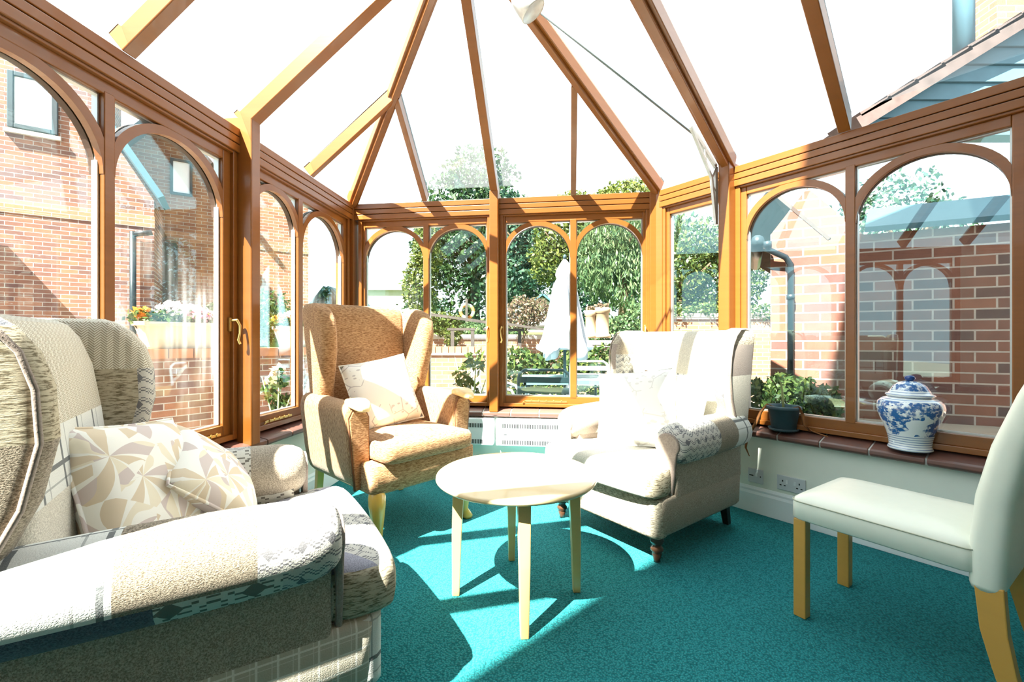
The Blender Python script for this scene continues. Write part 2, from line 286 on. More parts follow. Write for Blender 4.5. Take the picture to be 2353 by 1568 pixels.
# ------------------------------------------------------------------ mesh builder
class B:
    def __init__(s): s.v = []; s.f = []; s.m = []; s.s = []
    def add(s, v, f, mi=0, sm=False, T=None):
        o = len(s.v)
        s.v += [tuple((T @ Vector(p)) if T else p) for p in v]
        for i, q in enumerate(f):
            s.f.append([a+o for a in q]); s.m.append(mi[i] if isinstance(mi, list) else mi); s.s.append(sm)
        return s
    def box(s, x0, x1, y0, y1, z0, z1, mi=0, T=None):
        v = [(x, y, z) for z in (z0, z1) for y in (y0, y1) for x in (x0, x1)]
        return s.add(v, [(0, 2, 3, 1), (4, 5, 7, 6), (0, 1, 5, 4), (2, 6, 7, 3), (0, 4, 6, 2), (1, 3, 7, 5)], mi, False, T)
    def prism(s, poly, h0, h1, axis='z', mi=0, T=None, sm=False):
        g = {'z': lambda a, b, h: (a, b, h), 'y': lambda a, b, h: (a, h, b), 'x': lambda a, b, h: (h, a, b)}[axis]
        n = len(poly); v = [g(a, b, h0) for a, b in poly] + [g(a, b, h1) for a, b in poly]
        f = [tuple(range(n-1, -1, -1)), tuple(range(n, 2*n))] + [(i, (i+1) % n, (i+1) % n+n, i+n) for i in range(n)]
        return s.add(v, f, mi, sm, T)
    def loft(s, rings, cap=True, mi=0, sm=True, T=None, mif=None):
        n = len(rings[0]); v = [p for r in rings for p in r]; f = []; ml = []
        for k in range(len(rings)-1):
            for i in range(n):
                f.append((k*n+i, k*n+(i+1) % n, (k+1)*n+(i+1) % n, (k+1)*n+i)); ml.append(mif(k, i) if mif else mi)
        if cap:
            for ring, base in ((rings[0], 0), (rings[-1], (len(rings)-1)*n)):
                idx = tuple(range(base, base+n)); f.append(idx[::-1] if base == 0 else idx)
                ml.append(mif(0 if base == 0 else len(rings)-2, 0) if mif else mi)
        return s.add(v, f, ml, sm, T)
    def lathe(s, prof, n=28, mi=0, sm=True, T=None):
        rings = [[(max(r, 1e-4)*math.cos(2*PI*i/n), max(r, 1e-4)*math.sin(2*PI*i/n), z) for i in range(n)] for r, z in prof]
        return s.loft(rings, True, mi, sm, T)
    def tube(s, pts, r, n=8, mi=0, T=None, cap=True, sm=True):
        pts = [Vector(p) for p in pts]; rad = r if isinstance(r, (list, tuple)) else [r]*len(pts); rings = []; up = None
        for i, p in enumerate(pts):
            d = (pts[min(i+1, len(pts)-1)]-pts[max(i-1, 0)]).normalized()
            if up is None: up = Vector((0, 0, 1)) if abs(d.z) < .9 else Vector((1, 0, 0))
            a = d.cross(up).normalized(); b = a.cross(d).normalized(); up = b
            rings.append([tuple(p+(a*math.cos(2*PI*k/n)+b*math.sin(2*PI*k/n))*rad[i]) for k in range(n)])
        return s.loft(rings, cap, mi, sm, T)
    def beam(s, p0, p1, w, h0, h1, mi=0, side=None):
        """bar along p0-p1, width w, from h0 to h1 along its own upward normal"""
        p0 = Vector(p0); p1 = Vector(p1); d = (p1-p0).normalized(); a = Vector(side).normalized() if side else d.cross(Vector((0, 0, 1))).normalized()
        u = a.cross(d).normalized()
        if u.z < 0: u = -u
        r = lambda p: [tuple(p+a*x*w/2+u*y) for x, y in ((-1, h0), (1, h0), (1, h1), (-1, h1))]
        return s.loft([r(p0), r(p1)], True, mi, False)
    def obj(s, name, mats, parent=None, Mx=None, bevel=0, seg=2, sub=0, angle=35):
        me = bpy.data.meshes.new(name); me.from_pydata(s.v, [], s.f)
        if not isinstance(mats, (list, tuple)): mats = [mats]
        for m in mats: me.materials.append(M[m] if isinstance(m, str) else m)
        me.polygons.foreach_set('material_index', s.m); me.polygons.foreach_set('use_smooth', s.s)
        bm = bmesh.new(); bm.from_mesh(me); bmesh.ops.recalc_face_normals(bm, faces=bm.faces); bm.to_mesh(me); bm.free(); me.update()
        o = bpy.data.objects.new(name, me); COL.objects.link(o)
        if parent: o.parent = parent
        if Mx is not None: o.matrix_local = Mx
        if bevel:
            md = o.modifiers.new('bevel', 'BEVEL'); md.width = bevel; md.segments = seg; md.limit_method = 'ANGLE'; md.angle_limit = math.radians(angle)
        if sub:
            md = o.modifiers.new('sub', 'SUBSURF'); md.levels = sub; md.render_levels = sub
        return o
def tag(o, label=None, cat=None, group=None, kind=None):
    if label: o['label'] = label
    if cat: o['category'] = cat
    if group: o['group'] = group
    if kind: o['kind'] = kind
    return o
def thing(name, label, cat, loc=(0, 0, 0), head=0.0, group=None, kind=None, Mx=None):
    o = bpy.data.objects.new(name, None); COL.objects.link(o); o.empty_display_size = .1
    if Mx is not None: o.matrix_world = Mx
    else: o.location = loc; o.rotation_euler = (0, 0, -math.radians(head))
    return tag(o, label, cat, group, kind)
def struct(o, label=None, cat=None): return tag(o, label, cat, None, 'structure')
def at(px, py, Y): return Vector(((px-CX)/FPX*Y, Y, CAMZ-(py-CY)/FPX*Y))
def rrect(cx, cy, hx, hy, r, n=4):
    out = []
    for k, (sx, sy) in enumerate(((1, 1), (-1, 1), (-1, -1), (1, -1))):
        for i in range(n+1):
            a = (k + i/n)*PI/2; out.append((cx+sx*(hx-r)+r*math.cos(a), cy+sy*(hy-r)+r*math.sin(a)))
    return out
def pillow_mesh(b, w, h, t, n=14, pinch=.06, mi=0, rag=0.0):
    v = []; f = []
    for sgn in (1, -1):
        for j in range(n+1):
            for i in range(n+1):
                u = 2*i/n-1; q = 2*j/n-1
                e = (max(0, 1-abs(u)**2.6)*max(0, 1-abs(q)**2.6))**.45
                k = 1-pinch*((1-q*q) if abs(u) > .0 else 0)*abs(u)**3; k2 = 1-pinch*(1-u*u)*abs(q)**3
                wr = 1+rag*math.sin(5*u+3*q)*.5
                v.append((u*w/2*k, q*h/2*k2, sgn*t/2*e*wr))
    N1 = (n+1)*(n+1)
    for s_ in (0, 1):
        for j in range(n):
            for i in range(n):
                a = s_*N1+j*(n+1)+i; f.append((a, a+1, a+n+2, a+n+1) if s_ == 0 else (a, a+n+1, a+n+2, a+1))
    b.add(v, f, mi, True)
def make_pillow(name, label, mat, loc, rot, w=.42, t=.15, h=None):
    h = h or w
    o = thing(name, label, 'cushion'); o.matrix_world = Matrix.Translation(loc) @ rot.to_4x4()
    b = B(); pillow_mesh(b, w, h, t); c = b.obj('cover', mat, o)
    bm = bmesh.new(); bm.from_mesh(c.data); bmesh.ops.remove_doubles(bm, verts=bm.verts, dist=1e-4); bm.to_mesh(c.data); bm.free()
    p = B(); L = []
    for k in range(4):
        for i in range(8):
            q = 2*i/8-1; kk = 1-.06*(1-q*q)
            L.append([(w/2*kk, q*h/2), (-q*w/2, h/2*kk), (-w/2*kk, -q*h/2), (q*w/2, -h/2*kk)][k])
    p.tube([(x, y, 0) for x, y in L+L[:1]], .005, 6); p.obj('piping', mat, o)
    return o

# ------------------------------------------------------------------ plan of the room
EZ = 2.16
C = Vector((-1.2885, 3.535)); D = Vector((1.0664, 3.2267))
dL = Vector((.1061, .9944)); dB = (D-C).normalized(); dR = Vector((.6085, -.7935))
LB = (D-C).length
def frame(P, d):   # local x along the wall, y outwards, z up
    return Matrix(((d.x, -d.y, 0, P.x), (d.y, d.x, 0, P.y), (0, 0, 1, 0), (0, 0, 0, 1)))
FL, FB, FR = frame(C, dL), frame(C, dB), frame(D, dR)
LEN_L, LEN_R = 4.75, 1.90
SEG = {'left': (FL, -LEN_L, 0.0), 'back': (FB, 0.0, LB), 'right': (FR, 0.0, LEN_R)}
pL = lambda s, o=0, z=0: FL @ Vector((s, o, z)); pB = lambda s, o=0, z=0: FB @ Vector((s, o, z)); pR = lambda s, o=0, z=0: FR @ Vector((s, o, z))

# floor
b = B(); hs = pR(1.9); hd = Vector((-.7935, -.6085))
poly = [pL(-LEN_L)[:2], pL(0, .05)[:2], pB(LB, .05)[:2], pR(LEN_R)[:2]]
back = Vector((.6085, -.7935))*3.6
p5 = Vector(hs[:2])+Vector((.6085, -.7935))*3.9; p6 = Vector(pL(-LEN_L)[:2])+Vector((.6085, -.7935))*3.9
b.prism([tuple(pL(-LEN_L)[:2]), tuple(p6), tuple(p5), tuple(pR(LEN_R)[:2]), tuple(pB(LB, .03)[:2]), tuple(pL(0, .03)[:2])], -.04, 0.0)
struct(b.obj('floor', 'carpet'), 'teal ribbed carpet covering the whole conservatory floor', 'carpet')

# dwarf walls, skirting, tiled sill
for side, lab in (('left', 'under the brick-side windows'), ('back', 'behind the heaters'), ('right', 'behind the dining chair')):
    F, a, e = SEG[side]
    struct(B().box(a, e, 0, .26, -.1, .47).obj('wall_'+side, 'cream_wall', None, F), 'low cream painted dwarf wall '+lab, 'wall')
    sk = B(); sk.prism([(0, 0), (-.018, 0), (-.018, .115), (-.012, .130), (-.012, .142), (-.004, .158), (0, .158)], a, e, 'x')
    struct(sk.obj('baseboard_'+side, 'white', None, F, .002), 'tall white moulded skirting board along the %s dwarf wall' % side, 'skirting')
    # tiles
    t = B(); g = B(); L = e-a; n = max(1, round(L/.222)); w = L/n
    prof = lambda x0, x1, z: None
    for i in range(n):
        x0, x1 = a+i*w+.004, a+(i+1)*w-.004
        t.prism([(-.055, .476), (-.062, .484), (-.06, .502), (-.05, .508), (.13, .550), (.13, .47), (-.045, .47)], x0, x1, 'x')
    g.prism([(-.050, .474), (-.054, .5), (-.046, .5035), (.125, .544), (.125, .465)], a, e, 'x')
    o = t.obj({'left': 'trim_1', 'back': 'trim_2', 'right': 'trim_3'}[side], 'tile', None, F, .003)
    struct(o, 'brown quarry tiles along the sill of the %s windows' % side, 'window sill'); g.obj('grout', 'grout', o)

# eaves fascia: three boards with dark grooves
for k, side in enumerate(('left', 'back', 'right')):
    F, a, e = SEG[side]; x0, x1 = (a, e)
    f = B(); f.box(x0, x1, .012, .13, 2.03, 2.15, 1)
    for z0, z1 in ((2.119, 2.16), (2.078, 2.114), (2.034, 2.073)): f.box(x0, x1, 0, .04, z0, z1, 0)
    f.box(x0, x1, .04, .14, 2.15, 2.165, 0)
    o = f.obj('trim_%d' % (4+k), ['woodx', 'groove'], None, F, .003)
    struct(o, 'grooved brown timber fascia above the %s windows' % side, 'timber trim')

# posts
def post(n, F, s0, s1, o0, o1, z0, z1, label):
    o = B().box(s0, s1, o0, o1, z0, z1).obj('trim_%d' % n, 'wood', None, F, .006); return struct(o, label, 'timber post')
post(7, FL, -1.267, -1.198, -.066, .12, .50, 2.225, 'thick square timber post between the two left windows')
post(8, FB, 1.132, 1.198, -.060, .12, .505, 2.205, 'timber post in the middle of the back wall')
post(9, FR, .503, .573, -.066, .12, .505, 2.19, 'timber post with the steel bracket, right of the pale armchair')
cp = B(); cp.box(-.035, .005, -.012, .13, .50, 2.16); cp.box(-.13, .0, .005, .13, .5, 2.16); struct(cp.obj('trim_10', 'wood', None, frame(C, dB), .003), 'dark timber corner post behind the brown wing chair', 'timber post')
cp = B(); cp.prism([(-.045, -.008), (-.045, .13), (.05, .13), (.13, .09), (.04, -.03), (.0, -.008)], .5, 2.16, 'z'); struct(cp.obj('trim_11', 'wood', None, frame(D, dB), .003), 'timber corner post between back window and narrow square window', 'timber post')
post(12, FR, 1.805, 1.90, -.03, .14, .0, 2.9, 'timber end post at the right edge against the house')
post(13, FL, -2.60, -2.53, -.066, .12, .50, 2.225, 'timber post at the near end of the left windows')

# windows
HEAD, BOT = 1.975, .622
def window(n, F, s0, s1, lights, label, arch=True, handle=None, stay=None):
    fr = B()
    for x0, x1, z0, z1 in ((s0, s0+.03, .54, 2.035), (s1-.03, s1, .54, 2.035), (s0+.03, s1-.03, 2.022, 2.035), (s0+.03, s1-.03, .54, .568)): fr.box(x0, x1, .012, .115, z0, z1)
    root = struct(fr.obj('window_%d' % n, 'wood', None, F, .003), label, 'window')
    sa = B(); a, e = s0+.022, s1-.022
    sa.box(a, lights[0][0], .03, .085, .566, 2.024); sa.box(lights[-1][1], e, .03, .085, .566, 2.024)
    sa.box(lights[0][0], lights[-1][1], .03, .085, HEAD, 2.024, 1); sa.box(lights[0][0], lights[-1][1], .03, .085, .566, BOT, 1)
    sa.obj('sash', ['wood', 'woodx'], root, None, .004)
    for i in range(len(lights)-1):
        B().box(lights[i][1], lights[i+1][0], .028, .085, BOT-.01, HEAD+.01).obj('mullion', 'wood', root, None, .003)
    for x0, x1 in lights:
        B().box(x0-.004, x1+.004, .058, .064, BOT-.004, HEAD+.004).obj('glass_pane', 'mistglass' if (n == 1 and x0 > -1.9) or (n in (2, 3) and x1 == lights[0 if n == 3 else 1][1]) else 'glass', root)
        sp = B()
        for q in ((x0, x0+.007, BOT, HEAD), (x1-.007, x1, BOT, HEAD), (x0+.007, x1-.007, BOT, BOT+.007), (x0+.007, x1-.007, HEAD-.006, HEAD)): sp.box(q[0], q[1], .050, .075, q[2], q[3])
        sp.obj('glazing_bead', 'spacer', root)
        if arch:
            h = (x1-x0)/2; cx = (x0+x1)/2; r = h-.002; w = .036; zs = HEAD-w-r+.006; K = 28
            inn = []; out = []
            for k in range(K+1):
                th = PI*k/K; inn.append((cx+r*math.cos(th), zs+r*math.sin(th)))
                ro = r+w; x = ro*math.cos(th); z = ro*math.sin(th)
                out.append((cx+max(-h, min(h, x)), min(HEAD, zs+z)))
            # taper feet down into the stiles
            v = []; f = []
            for y in (.030, .057):
                v += [(p[0], y, p[1]) for p in inn]+[(p[0], y, p[1]) for p in out]
            m = K+1
            for k in range(K):
                f += [(k, k+1, m+k+1, m+k), (2*m+k, 3*m+k, 3*m+k+1, 2*m+k+1), (k, 2*m+k, 2*m+k+1, k+1), (m+k, m+k+1, 3*m+k+1, 3*m+k)]
            f += [(0, m, 3*m, 2*m), (K, 2*m+K, 3*m+K, m+K)]
            B().add(v, f).obj('arch_bar', 'wood', root)
            v2 = [(p[0], p[1]+.034 if p[1] < .06 else p[1]+.036, p[2]) for p in v]
            B().add(v2, f).obj('arch_bar', 'groove', root)
    if handle is not None:
        hx, sgn = handle
        hb = B(); hb.box(hx-.009, hx+.009, .018, .03, 1.10, 1.17); hb.tube([(hx, .02, 1.155), (hx+.004*sgn, -.012, 1.158), (hx+.012*sgn, -.022, 1.13), (hx+.006*sgn, -.026, 1.09), (hx-.002*sgn, -.024, 1.055), (hx+.008*sgn, -.026, 1.035)], [.007, .008, .007, .006, .007, .008], 8)
        tag(hb.obj('handle', 'gold', root, None, .002), 'brass casement handle')
    if stay is not None:
        x0, x1 = stay; st = B(); st.box(x0, x1, .012, .018, .578, .590); st.tube([(x0, .012, .586), (x0-.012, .0, .582), (x0-.02, .006, .574)], .004, 6)
        for q in range(5): st.box(x0+(x1-x0)*(.15+.18*q)-.004, x0+(x1-x0)*(.15+.18*q)+.004, .008, .014, .579, .596)
        tag(st.obj('window_stay', 'gold', root, None, .001), 'brass window stay')
window(1, FL, -2.53, -1.267, [(-2.47, -1.925), (-1.885, -1.345)], 'nearest twin-arched left window, flower trough behind it', handle=(-1.305, 1), stay=(-1.58, -1.38))
window(2, FL, -1.198, -.035, [(-1.14, -.705), (-.655, -.10)], 'far twin-arched left window between thick post and corner', stay=(-1.05, -.80))
window(3, FB, .035, 1.132, [(.085, .578), (.622, 1.092)], 'twin-arched back window behind the brown wing chair', handle=(1.115, -1))
window(4, FB, 1.198, 2.335, [(1.245, 1.746), (1.793, 2.285)], 'twin-arched back window looking on the closed parasol', handle=(1.222, -1), stay=(1.40, 1.72))
window(5, FR, .04, .503, [(.095, .46)], 'narrow square-headed window right of the back wall', arch=False)
window(6, FR, .573, 1.805, [(.635, 1.147), (1.19, 1.735)], 'twin-arched right window behind the porcelain jar')
window(7, FL, -3.80, -2.60, [(-3.74, -3.22), (-3.18, -2.66)], 'twin-arched left window beside the doorway')
b = B(); b.box(-LEN_L, -3.80, 0, .12, .47, 2.16); struct(b.obj('wall_left_end', 'cream_wall', None, FL), 'cream wall end beside the doorway', 'wall')
# casement handle on the right stile of window 4
hb = B(); hb.box(2.295, 2.312, .018, .03, 1.10, 1.17); hb.tube([(2.303, .02, 1.155), (2.30, -.014, 1.15), (2.296, -.022, 1.11), (2.30, -.024, 1.06), (2.294, -.024, 1.04)], [.007, .008, .006, .007, .008], 8)
tag(hb.obj('handle', 'gold', bpy.data.objects['window_4'], None, .002), 'brass casement handle')

# ------------------------------------------------------------------ glazed roof
MP = .83; UA = LB/2
apex = Vector((*(pB(UA, -UA)[:2]), EZ+MP*UA))
def pl(F, s, u): p = F @ Vector((s, -u, 0)); return Vector((p.x, p.y, EZ+MP*u))
rdg = lambda t: apex - Vector((dL.x, dL.y, 0))*t
RE, R2, R3 = rdg(1.21), rdg(2.14), rdg(2.9)
eE = pR(.538, -.01, EZ); e2 = pR(1.155, -.01, EZ); e3 = pR(1.86, -.01, EZ)
rb = B(); rb.beam(rdg(-.05), rdg(3.6), .09, -.02, .14)
ceil = struct(rb.obj('ceiling', 'wood', None, None, .005), 'pitched glass conservatory roof with brown timber rafters', 'glass roof')
def rafter(p0, p1, w=.052, h=.085, hip=False, name='rafter', side=None):
    r = B()
    if hip: r.beam(p0, p1, w, .016, h+.01, 0, side); r.beam(p0, p1, w*.5, -.008, .02, 0, side)
    else: r.beam(p0, p1, w, -.004, h, 0, side)
    o = r.obj(name, 'wood', ceil, None, .004)
    g = B(); g.beam(p0, p1, w*.9, h+.006, h+.024, 0, side); g.obj('glazing_bar', 'lead', o)
    return o
up = Vector((0, 0, 1))
dn = lambda p, k=.01: p-Vector((0, 0, k))
rafter(dn(Vector((C.x, C.y, EZ)), .02), apex, .075, .09, True, 'hip_rafter')
rafter(dn(Vector((D.x, D.y, EZ)), .02), apex, .075, .09, True, 'hip_rafter')
rafter(pl(FB, 1.165, -.0), pl(FB, 1.165, UA-.02), .058)
rafter(pl(FB, .60, 0), pl(FB, .60, .585), .04, .07, name='jack_rafter'); rafter(pl(FB, 1.77, 0), pl(FB, 1.77, .585), .04, .07, name='jack_rafter')
def pll(s, u): p = FL @ Vector((s, -u, 0)); return Vector((p.x, p.y, EZ+MP*u))
rafter(pll(-.60, 0), pll(-.60, .585), .04, .07, name='jack_rafter')
rafter(pll(-1.2325, 0.02), pll(-1.2325, UA-.03), .069)
for s_ in (-1.86, -2.56, -3.2, -3.85, -4.5): rafter(pll(s_, 0), pll(s_, UA-.03), .055)
rafter(dn(eE, .02), RE, .085, .09, True, 'principal_rafter'); rafter(e2, R2, .055); rafter(e3, R3, .075)
def roofpane(pts, lift=.09):
    v = [tuple(p+Vector((0, 0, lift))) for p in pts]+[tuple(p+Vector((0, 0, lift+.006))) for p in pts]; n = len(pts)
    f = [tuple(range(n)), tuple(range(n, 2*n))[::-1]]+[(i, (i+1) % n, (i+1) % n+n, i+n) for i in range(n)]
    B().add(v, f).obj('roof_pane', 'roofglass', ceil)
hipC = lambda u: Vector((*(pB(u, -u)[:2]), EZ+MP*u)); hipD = lambda u: Vector((*(pB(LB-u, -u)[:2]), EZ+MP*u))
C3 = Vector((C.x, C.y, EZ)); D3 = Vector((D.x, D.y, EZ))
roofpane([C3, pl(FB, .6, 0), hipC(.6)]); roofpane([pl(FB, .6, 0), pl(FB, 1.165, 0), apex, hipC(.6)])
roofpane([pl(FB, 1.165, 0), pl(FB, 1.77, 0), hipD(.6), apex]); roofpane([pl(FB, 1.77, 0), D3, hipD(.6)])
roofpane([C3, hipC(.6), pll(-.6, 0)]); roofpane([pll(-.6, 0), hipC(.6), apex, pll(-1.2325, 0)])
ls = [-1.2325, -1.86, -2.56, -3.2, -3.85, -4.7]
for a, e in zip(ls, ls[1:]): roofpane([pll(a, 0), pll(a, UA), pll(e, UA), pll(e, 0)])
roofpane([D3, eE, apex]); roofpane([eE, RE, apex]); roofpane([eE, e2, RE]); roofpane([e2, R2, RE]); roofpane([e2, e3, R2]); roofpane([e3, R3, R2])
# lower flange shadow line where the roof meets the house
b = B(); b.box(1.86, 1.92, -.4, .16, 2.16, 2.9); 

# ------------------------------------------------------------------ house behind (carries the doorway the picture is taken from)
H0 = Vector(pR(1.905)[:2]); HX = Matrix(((-.7935, -.6085, 0, H0.x), (-.6085, .7935, 0, H0.y), (0, 0, 1, 0), (0, 0, 0, 1)))  # local y: out towards garden
hw = B(); hw.prism([(-.35, -.1), (.12, -.1), (.12, 2.35), (4.85, 2.35), (4.85, -.1), (10, -.1), (10, 4.4), (6.85, 6.72), (6.2, 7.15), (4.2, 7.45), (3.2, 7.8), (-.35, 8.3)], -.3, 0, 'y')
struct(hw.obj('wall_house', 'brick', None, HX), 'tall brick house wall around the wide doorway', 'wall')
rm = B(); rm.box(-.1, 5.1, -3.95, -3.85, 0, 2.35); rm.box(-.1, 0, -3.85, -.3, 0, 2.35); rm.box(5.0, 5.1, -3.85, -.3, 0, 2.35); rm.box(-.1, 5.1, -3.95, -.3, 2.35, 2.42)
struct(rm.obj('wall_rear', 'cream_wall', None, HX), 'cream walls of the room behind the doorway', 'wall')

# ------------------------------------------------------------------ furniture
def turned_leg(b, x, y, h=.135):
    b.lathe([(.030, h), (.032, h-.012), (.027, h-.02), (.034, h-.034), (.030, h-.048), (.019, h-.056), (.021, h-.062), (.030, h-.074), (.030, h-.084), (.020, h-.094), (.023, h-.1), (.016, .014), (.014, 0)], 18, T=Matrix.Translation((x, y, 0)))
def patch_chair(name, label, loc, head, variant):
    t = thing(name, label, 'armchair', loc, head)
    # base with wrapped side panels
    mats = ['tweed', 'plaid2', 'script', 'taupe', 'cream']
    bs = B()
    ring = lambda z, hx, y0, y1, r=.04: [(x, y, z) for x, y in rrect(0, (y0+y1)/2, hx, (y1-y0)/2, r, 3)]
    bs.loft([ring(.135, .370, -.40, .345), ring(.15, .38, -.41, .355), ring(.30, .385, -.41, .36), ring(.315, .375, -.40, .35)], True, 0, True,
            mif=lambda k, i: (1 if variant == 0 else 2) if i in (15, 0, 1, 2, 3, 4) else (4 if variant else 2) if False else 0)
    bs.obj('base', mats, t, None, 0, 2, 0)
    fp = B(); fp.loft([[(x, y, z) for x, y in rrect(0, .33, .375, .05, .04, 3)] for z in (.133, .15, .295, .312)], True, 0, True)
    tag(fp.obj('front_panel', ['plaid' if variant == 0 else 'script'], t), 'printed front rail under the seat cushion')
    # T shaped loose seat cushion
    cu = B(); out = [(-.27, -.26), (.27, -.26), (.275, .21), (.385, .225), (.392, .40), (.36, .425), (.2, .435), (0, .44), (-.2, .435), (-.36, .425), (-.392, .40), (-.385, .225), (-.275, .21)]
    def rg(z, k, sh=0): return [(x*k if abs(x) < .3 else x-math.copysign((1-k)*.35, x), (y-.1)*k+.1, z) for x, y in out]
    cu.loft([rg(.318, .93), rg(.322, .97), rg(.345, 1), rg(.42, 1), rg(.447, .965), rg(.460, .88), rg(.466, .5)], True, 0, True,
            mif=lambda k, i: (0 if k > 3 and (i % 2) else 1 if k > 3 else 2 if i in (3, 4) and variant else 3 if i in (3, 4, 9, 10) else 4))
    cu.obj('seat_cushion', ['lilac' if variant == 0 else 'cream', 'cream' if variant else 'zig', 'plaid', 'script2', 'cream'], t, None, .0, 2, 1)
    # arms
    for sx in (-1, 1):
        a = B(); rings = []; ys = [-.37, -.33, -.28, -.22, -.16, -.10, -.04, .02, .08, .13, .18, .225, .25, .262]
        for y in ys:
            kk = 1.0 if y < .2 else (.93 if y < .23 else .8 if y < .255 else .66)
            rx = .104*kk; rz = (.096+.008*math.sin((y+.37)*5))*kk; zc = .552+.02*(-.1-y)*.5
            rings.append([(sx*(.352+rx*math.cos(q)), y, zc+rz*math.sin(q)) for q in [2*PI*i/20 for i in range(20)]])
        def mf(k, i):
            y = (ys[k]+ys[min(k+1, len(ys)-1)])/2; low = 14 <= i <= 16
            if variant == 0:
                if i in (17, 18) and y < .15: return 4 if y > -.1 else 3
                if sx > 0: return 2 if y < -.16 else 0 if y < .08 else 1
                return 5 if y > .1 else (3 if y < -.16 and i > 6 else 6 if 6 <= i <= 13 else 1)
            if sx < 0: return 2 if y < -.22 else 0 if y < -.02 else 1
            return 5 if y > .08 else 6
        a.loft(rings, True, 0, True, mif=mf)
        if variant == 1 and sx > 0:
            rx, rz = .1055, .0985
            on = lambda y, q: (.352+rx*math.cos(q), y, .552+.02*(-.1-y)*.5+rz*math.sin(q))
            stag = B(); y0 = .02
            for sg in (-1, 1):
                for pts, r in (([(0, 3.05), (.012, 2.9), (.03, 2.75), (.038, 2.55), (.034, 2.35)], .0022), ([(.026, 2.78), (.05, 2.66)], .0018), ([(.037, 2.6), (.055, 2.45)], .0018), ([(.014, 2.88), (.008, 2.68)], .0018), ([(.008, 3.08), (.028, 3.02)], .003)):
                    stag.tube([on(y0+sg*u, q) for u, q in pts], r, 6)
            stag.tube([on(y0, 3.0), on(y0, 3.2), on(y0, 3.45)], [.008, .013, .005], 8); stag.tube([on(y0, 3.3), on(y0+.01, 3.7), on(y0+.015, 3.95)], [.008, .014, .022], 8)
            tag(stag.obj('stag_print', 'lilac', t), 'grey stag head print on the arm')
        a.box(min(sx*.275, sx*.33), max(sx*.275, sx*.33), -.36, .22, .30, .55, 6 if variant == 0 else 5)
        a.obj('arm', ['twill', 'zig', 'plaid', 'slate', 'aztec', 'taupe' if variant else 'tweed', 'aztec' if variant == 0 else 'cream'], t, None, 0)
        sp = B(); sp.box(min(sx*.32, sx*.383), max(sx*.32, sx*.383), -.40, .245, .29, .53); tag(sp.obj('side_panel', 'tweed', t, None, .012), 'plain taupe outer side panel')
        fr = B(); pts = [(sx*.315, .30)]
        pts += [(sx*(.352+.062*math.cos(q)), .552+.058*math.sin(q)) for q in [PI*1.2-PI*1.4*i/14 for i in range(15)]]
        pts += [(sx*.372, .30)]
        fr.prism(pts, .255, .272, 'y'); tag(fr.obj('arm_front', 'taupe', t, None, .006), 'smooth taupe scroll front')
    # back
    bk = B(); zs = [.30, .40, .55, .70, .85, .98, 1.06, 1.10, 1.112]
    rings = []
    for z in zs:
        ln = -.30-.09*(z-.4); th = .075 if z < 1.04 else .06 if z < 1.09 else .035 if z < 1.11 else .012
        hx = .33 if z < 1.0 else .325 if z < 1.08 else .31 if z < 1.105 else .28
        bulge = .018*math.sin(min(1, max(0, (z-.35)/.7))*PI)
        rings.append([(x, y+(bulge if y > ln-.07 else 0), z) for x, y in rrect(0, ln-.07, hx, th, min(.05, th*.8), 4)])
    bk.loft(rings, True, 0, True, mif=lambda k, i: (4 if i > 9 else [1, 1, 0, 2, 3, 3, 3, 3, 3][k]))
    bk.obj('backrest', ['cream', 'twill', 'plaid', 'herring' if variant == 0 else 'cream', 'tweed'], t)
    # wings
    for sx in (-1, 1):
        w = B(); zs = [.56, .64, .74, .86, .96, 1.03, 1.08, 1.11, 1.122]; fr_ = [-.305, -.27, -.225, -.20, -.205, -.225, -.26, -.30, -.33]; rings = []
        if variant == 0 and sx > 0: fr_ = [y-.055 for y in fr_]
        for z, y1 in zip(zs, fr_):
            y0 = -.44-.12*(z-.5); th = .05 if z < 1.1 else .035 if z < 1.12 else .012
            flare = .012*(z-.56)/.5
            rings.append([(sx*(.355+flare)+x, y, z) for x, y in rrect(0, (y0+y1)/2, th, (y1-y0)/2, min(.036, th*.8), 4)])
        def wf(k, i, sx=sx):
            outer = (5 <= i <= 14) if sx < 0 else (i >= 15 or i <= 4)
            z = zs[k]
            if variant == 0:
                if sx < 0: return 0 if z >= .96 else (5 if z >= .7 else 1) if i not in (0, 1, 2, 3, 4, 5) else 2
                return (1 if z < .82 else 3 if z > 1.03 else 5) if outer else (0 if z < .95 else 4)
            return (4 if z >= 1.03 else 3 if z > .85 else 1) if outer else (0 if z >= .96 else 2 if z > .7 else 3)
        w.loft(rings, True, 0, True, mif=wf)
        w.obj('wing', ['herring' if variant == 0 else 'tweed', 'twill' if variant == 0 else 'cream', 'zig', 'taupe' if variant else 'slate', 'script', 'script2'], t)
        p = B(); p.tube([(sx*(.355+.05+.012*(z-.56)/.5), y-.012, z) for z, y in zip(zs[:-1], fr_[:-1])]+[(sx*.40, -.40, 1.115), (sx*.40, -.48, 1.10)], .006, 6)
        tag(p.obj('piping', 'taupe', t), 'taupe corded edge')
    for x, y in ((-.325, .315), (.325, .315)):
        l = B(); turned_leg(l, x, y, .14); tag(l.obj('leg', 'darkwood', t), 'turned brown front leg')
    for x, y in ((-.31, -.345), (.31, -.345)):
        l = B(); l.loft([[(x+dx*.022, y+dy*.022-.0, .14) for dx, dy in ((-1, -1), (1, -1), (1, 1), (-1, 1))], [(x+dx*.016, y-.035+dy*.018, 0) for dx, dy in ((-1, -1), (1, -1), (1, 1), (-1, 1))]], True, 0, False)
        tag(l.obj('leg', 'blackwood', t, None, .003), 'black raked rear leg')
    return t
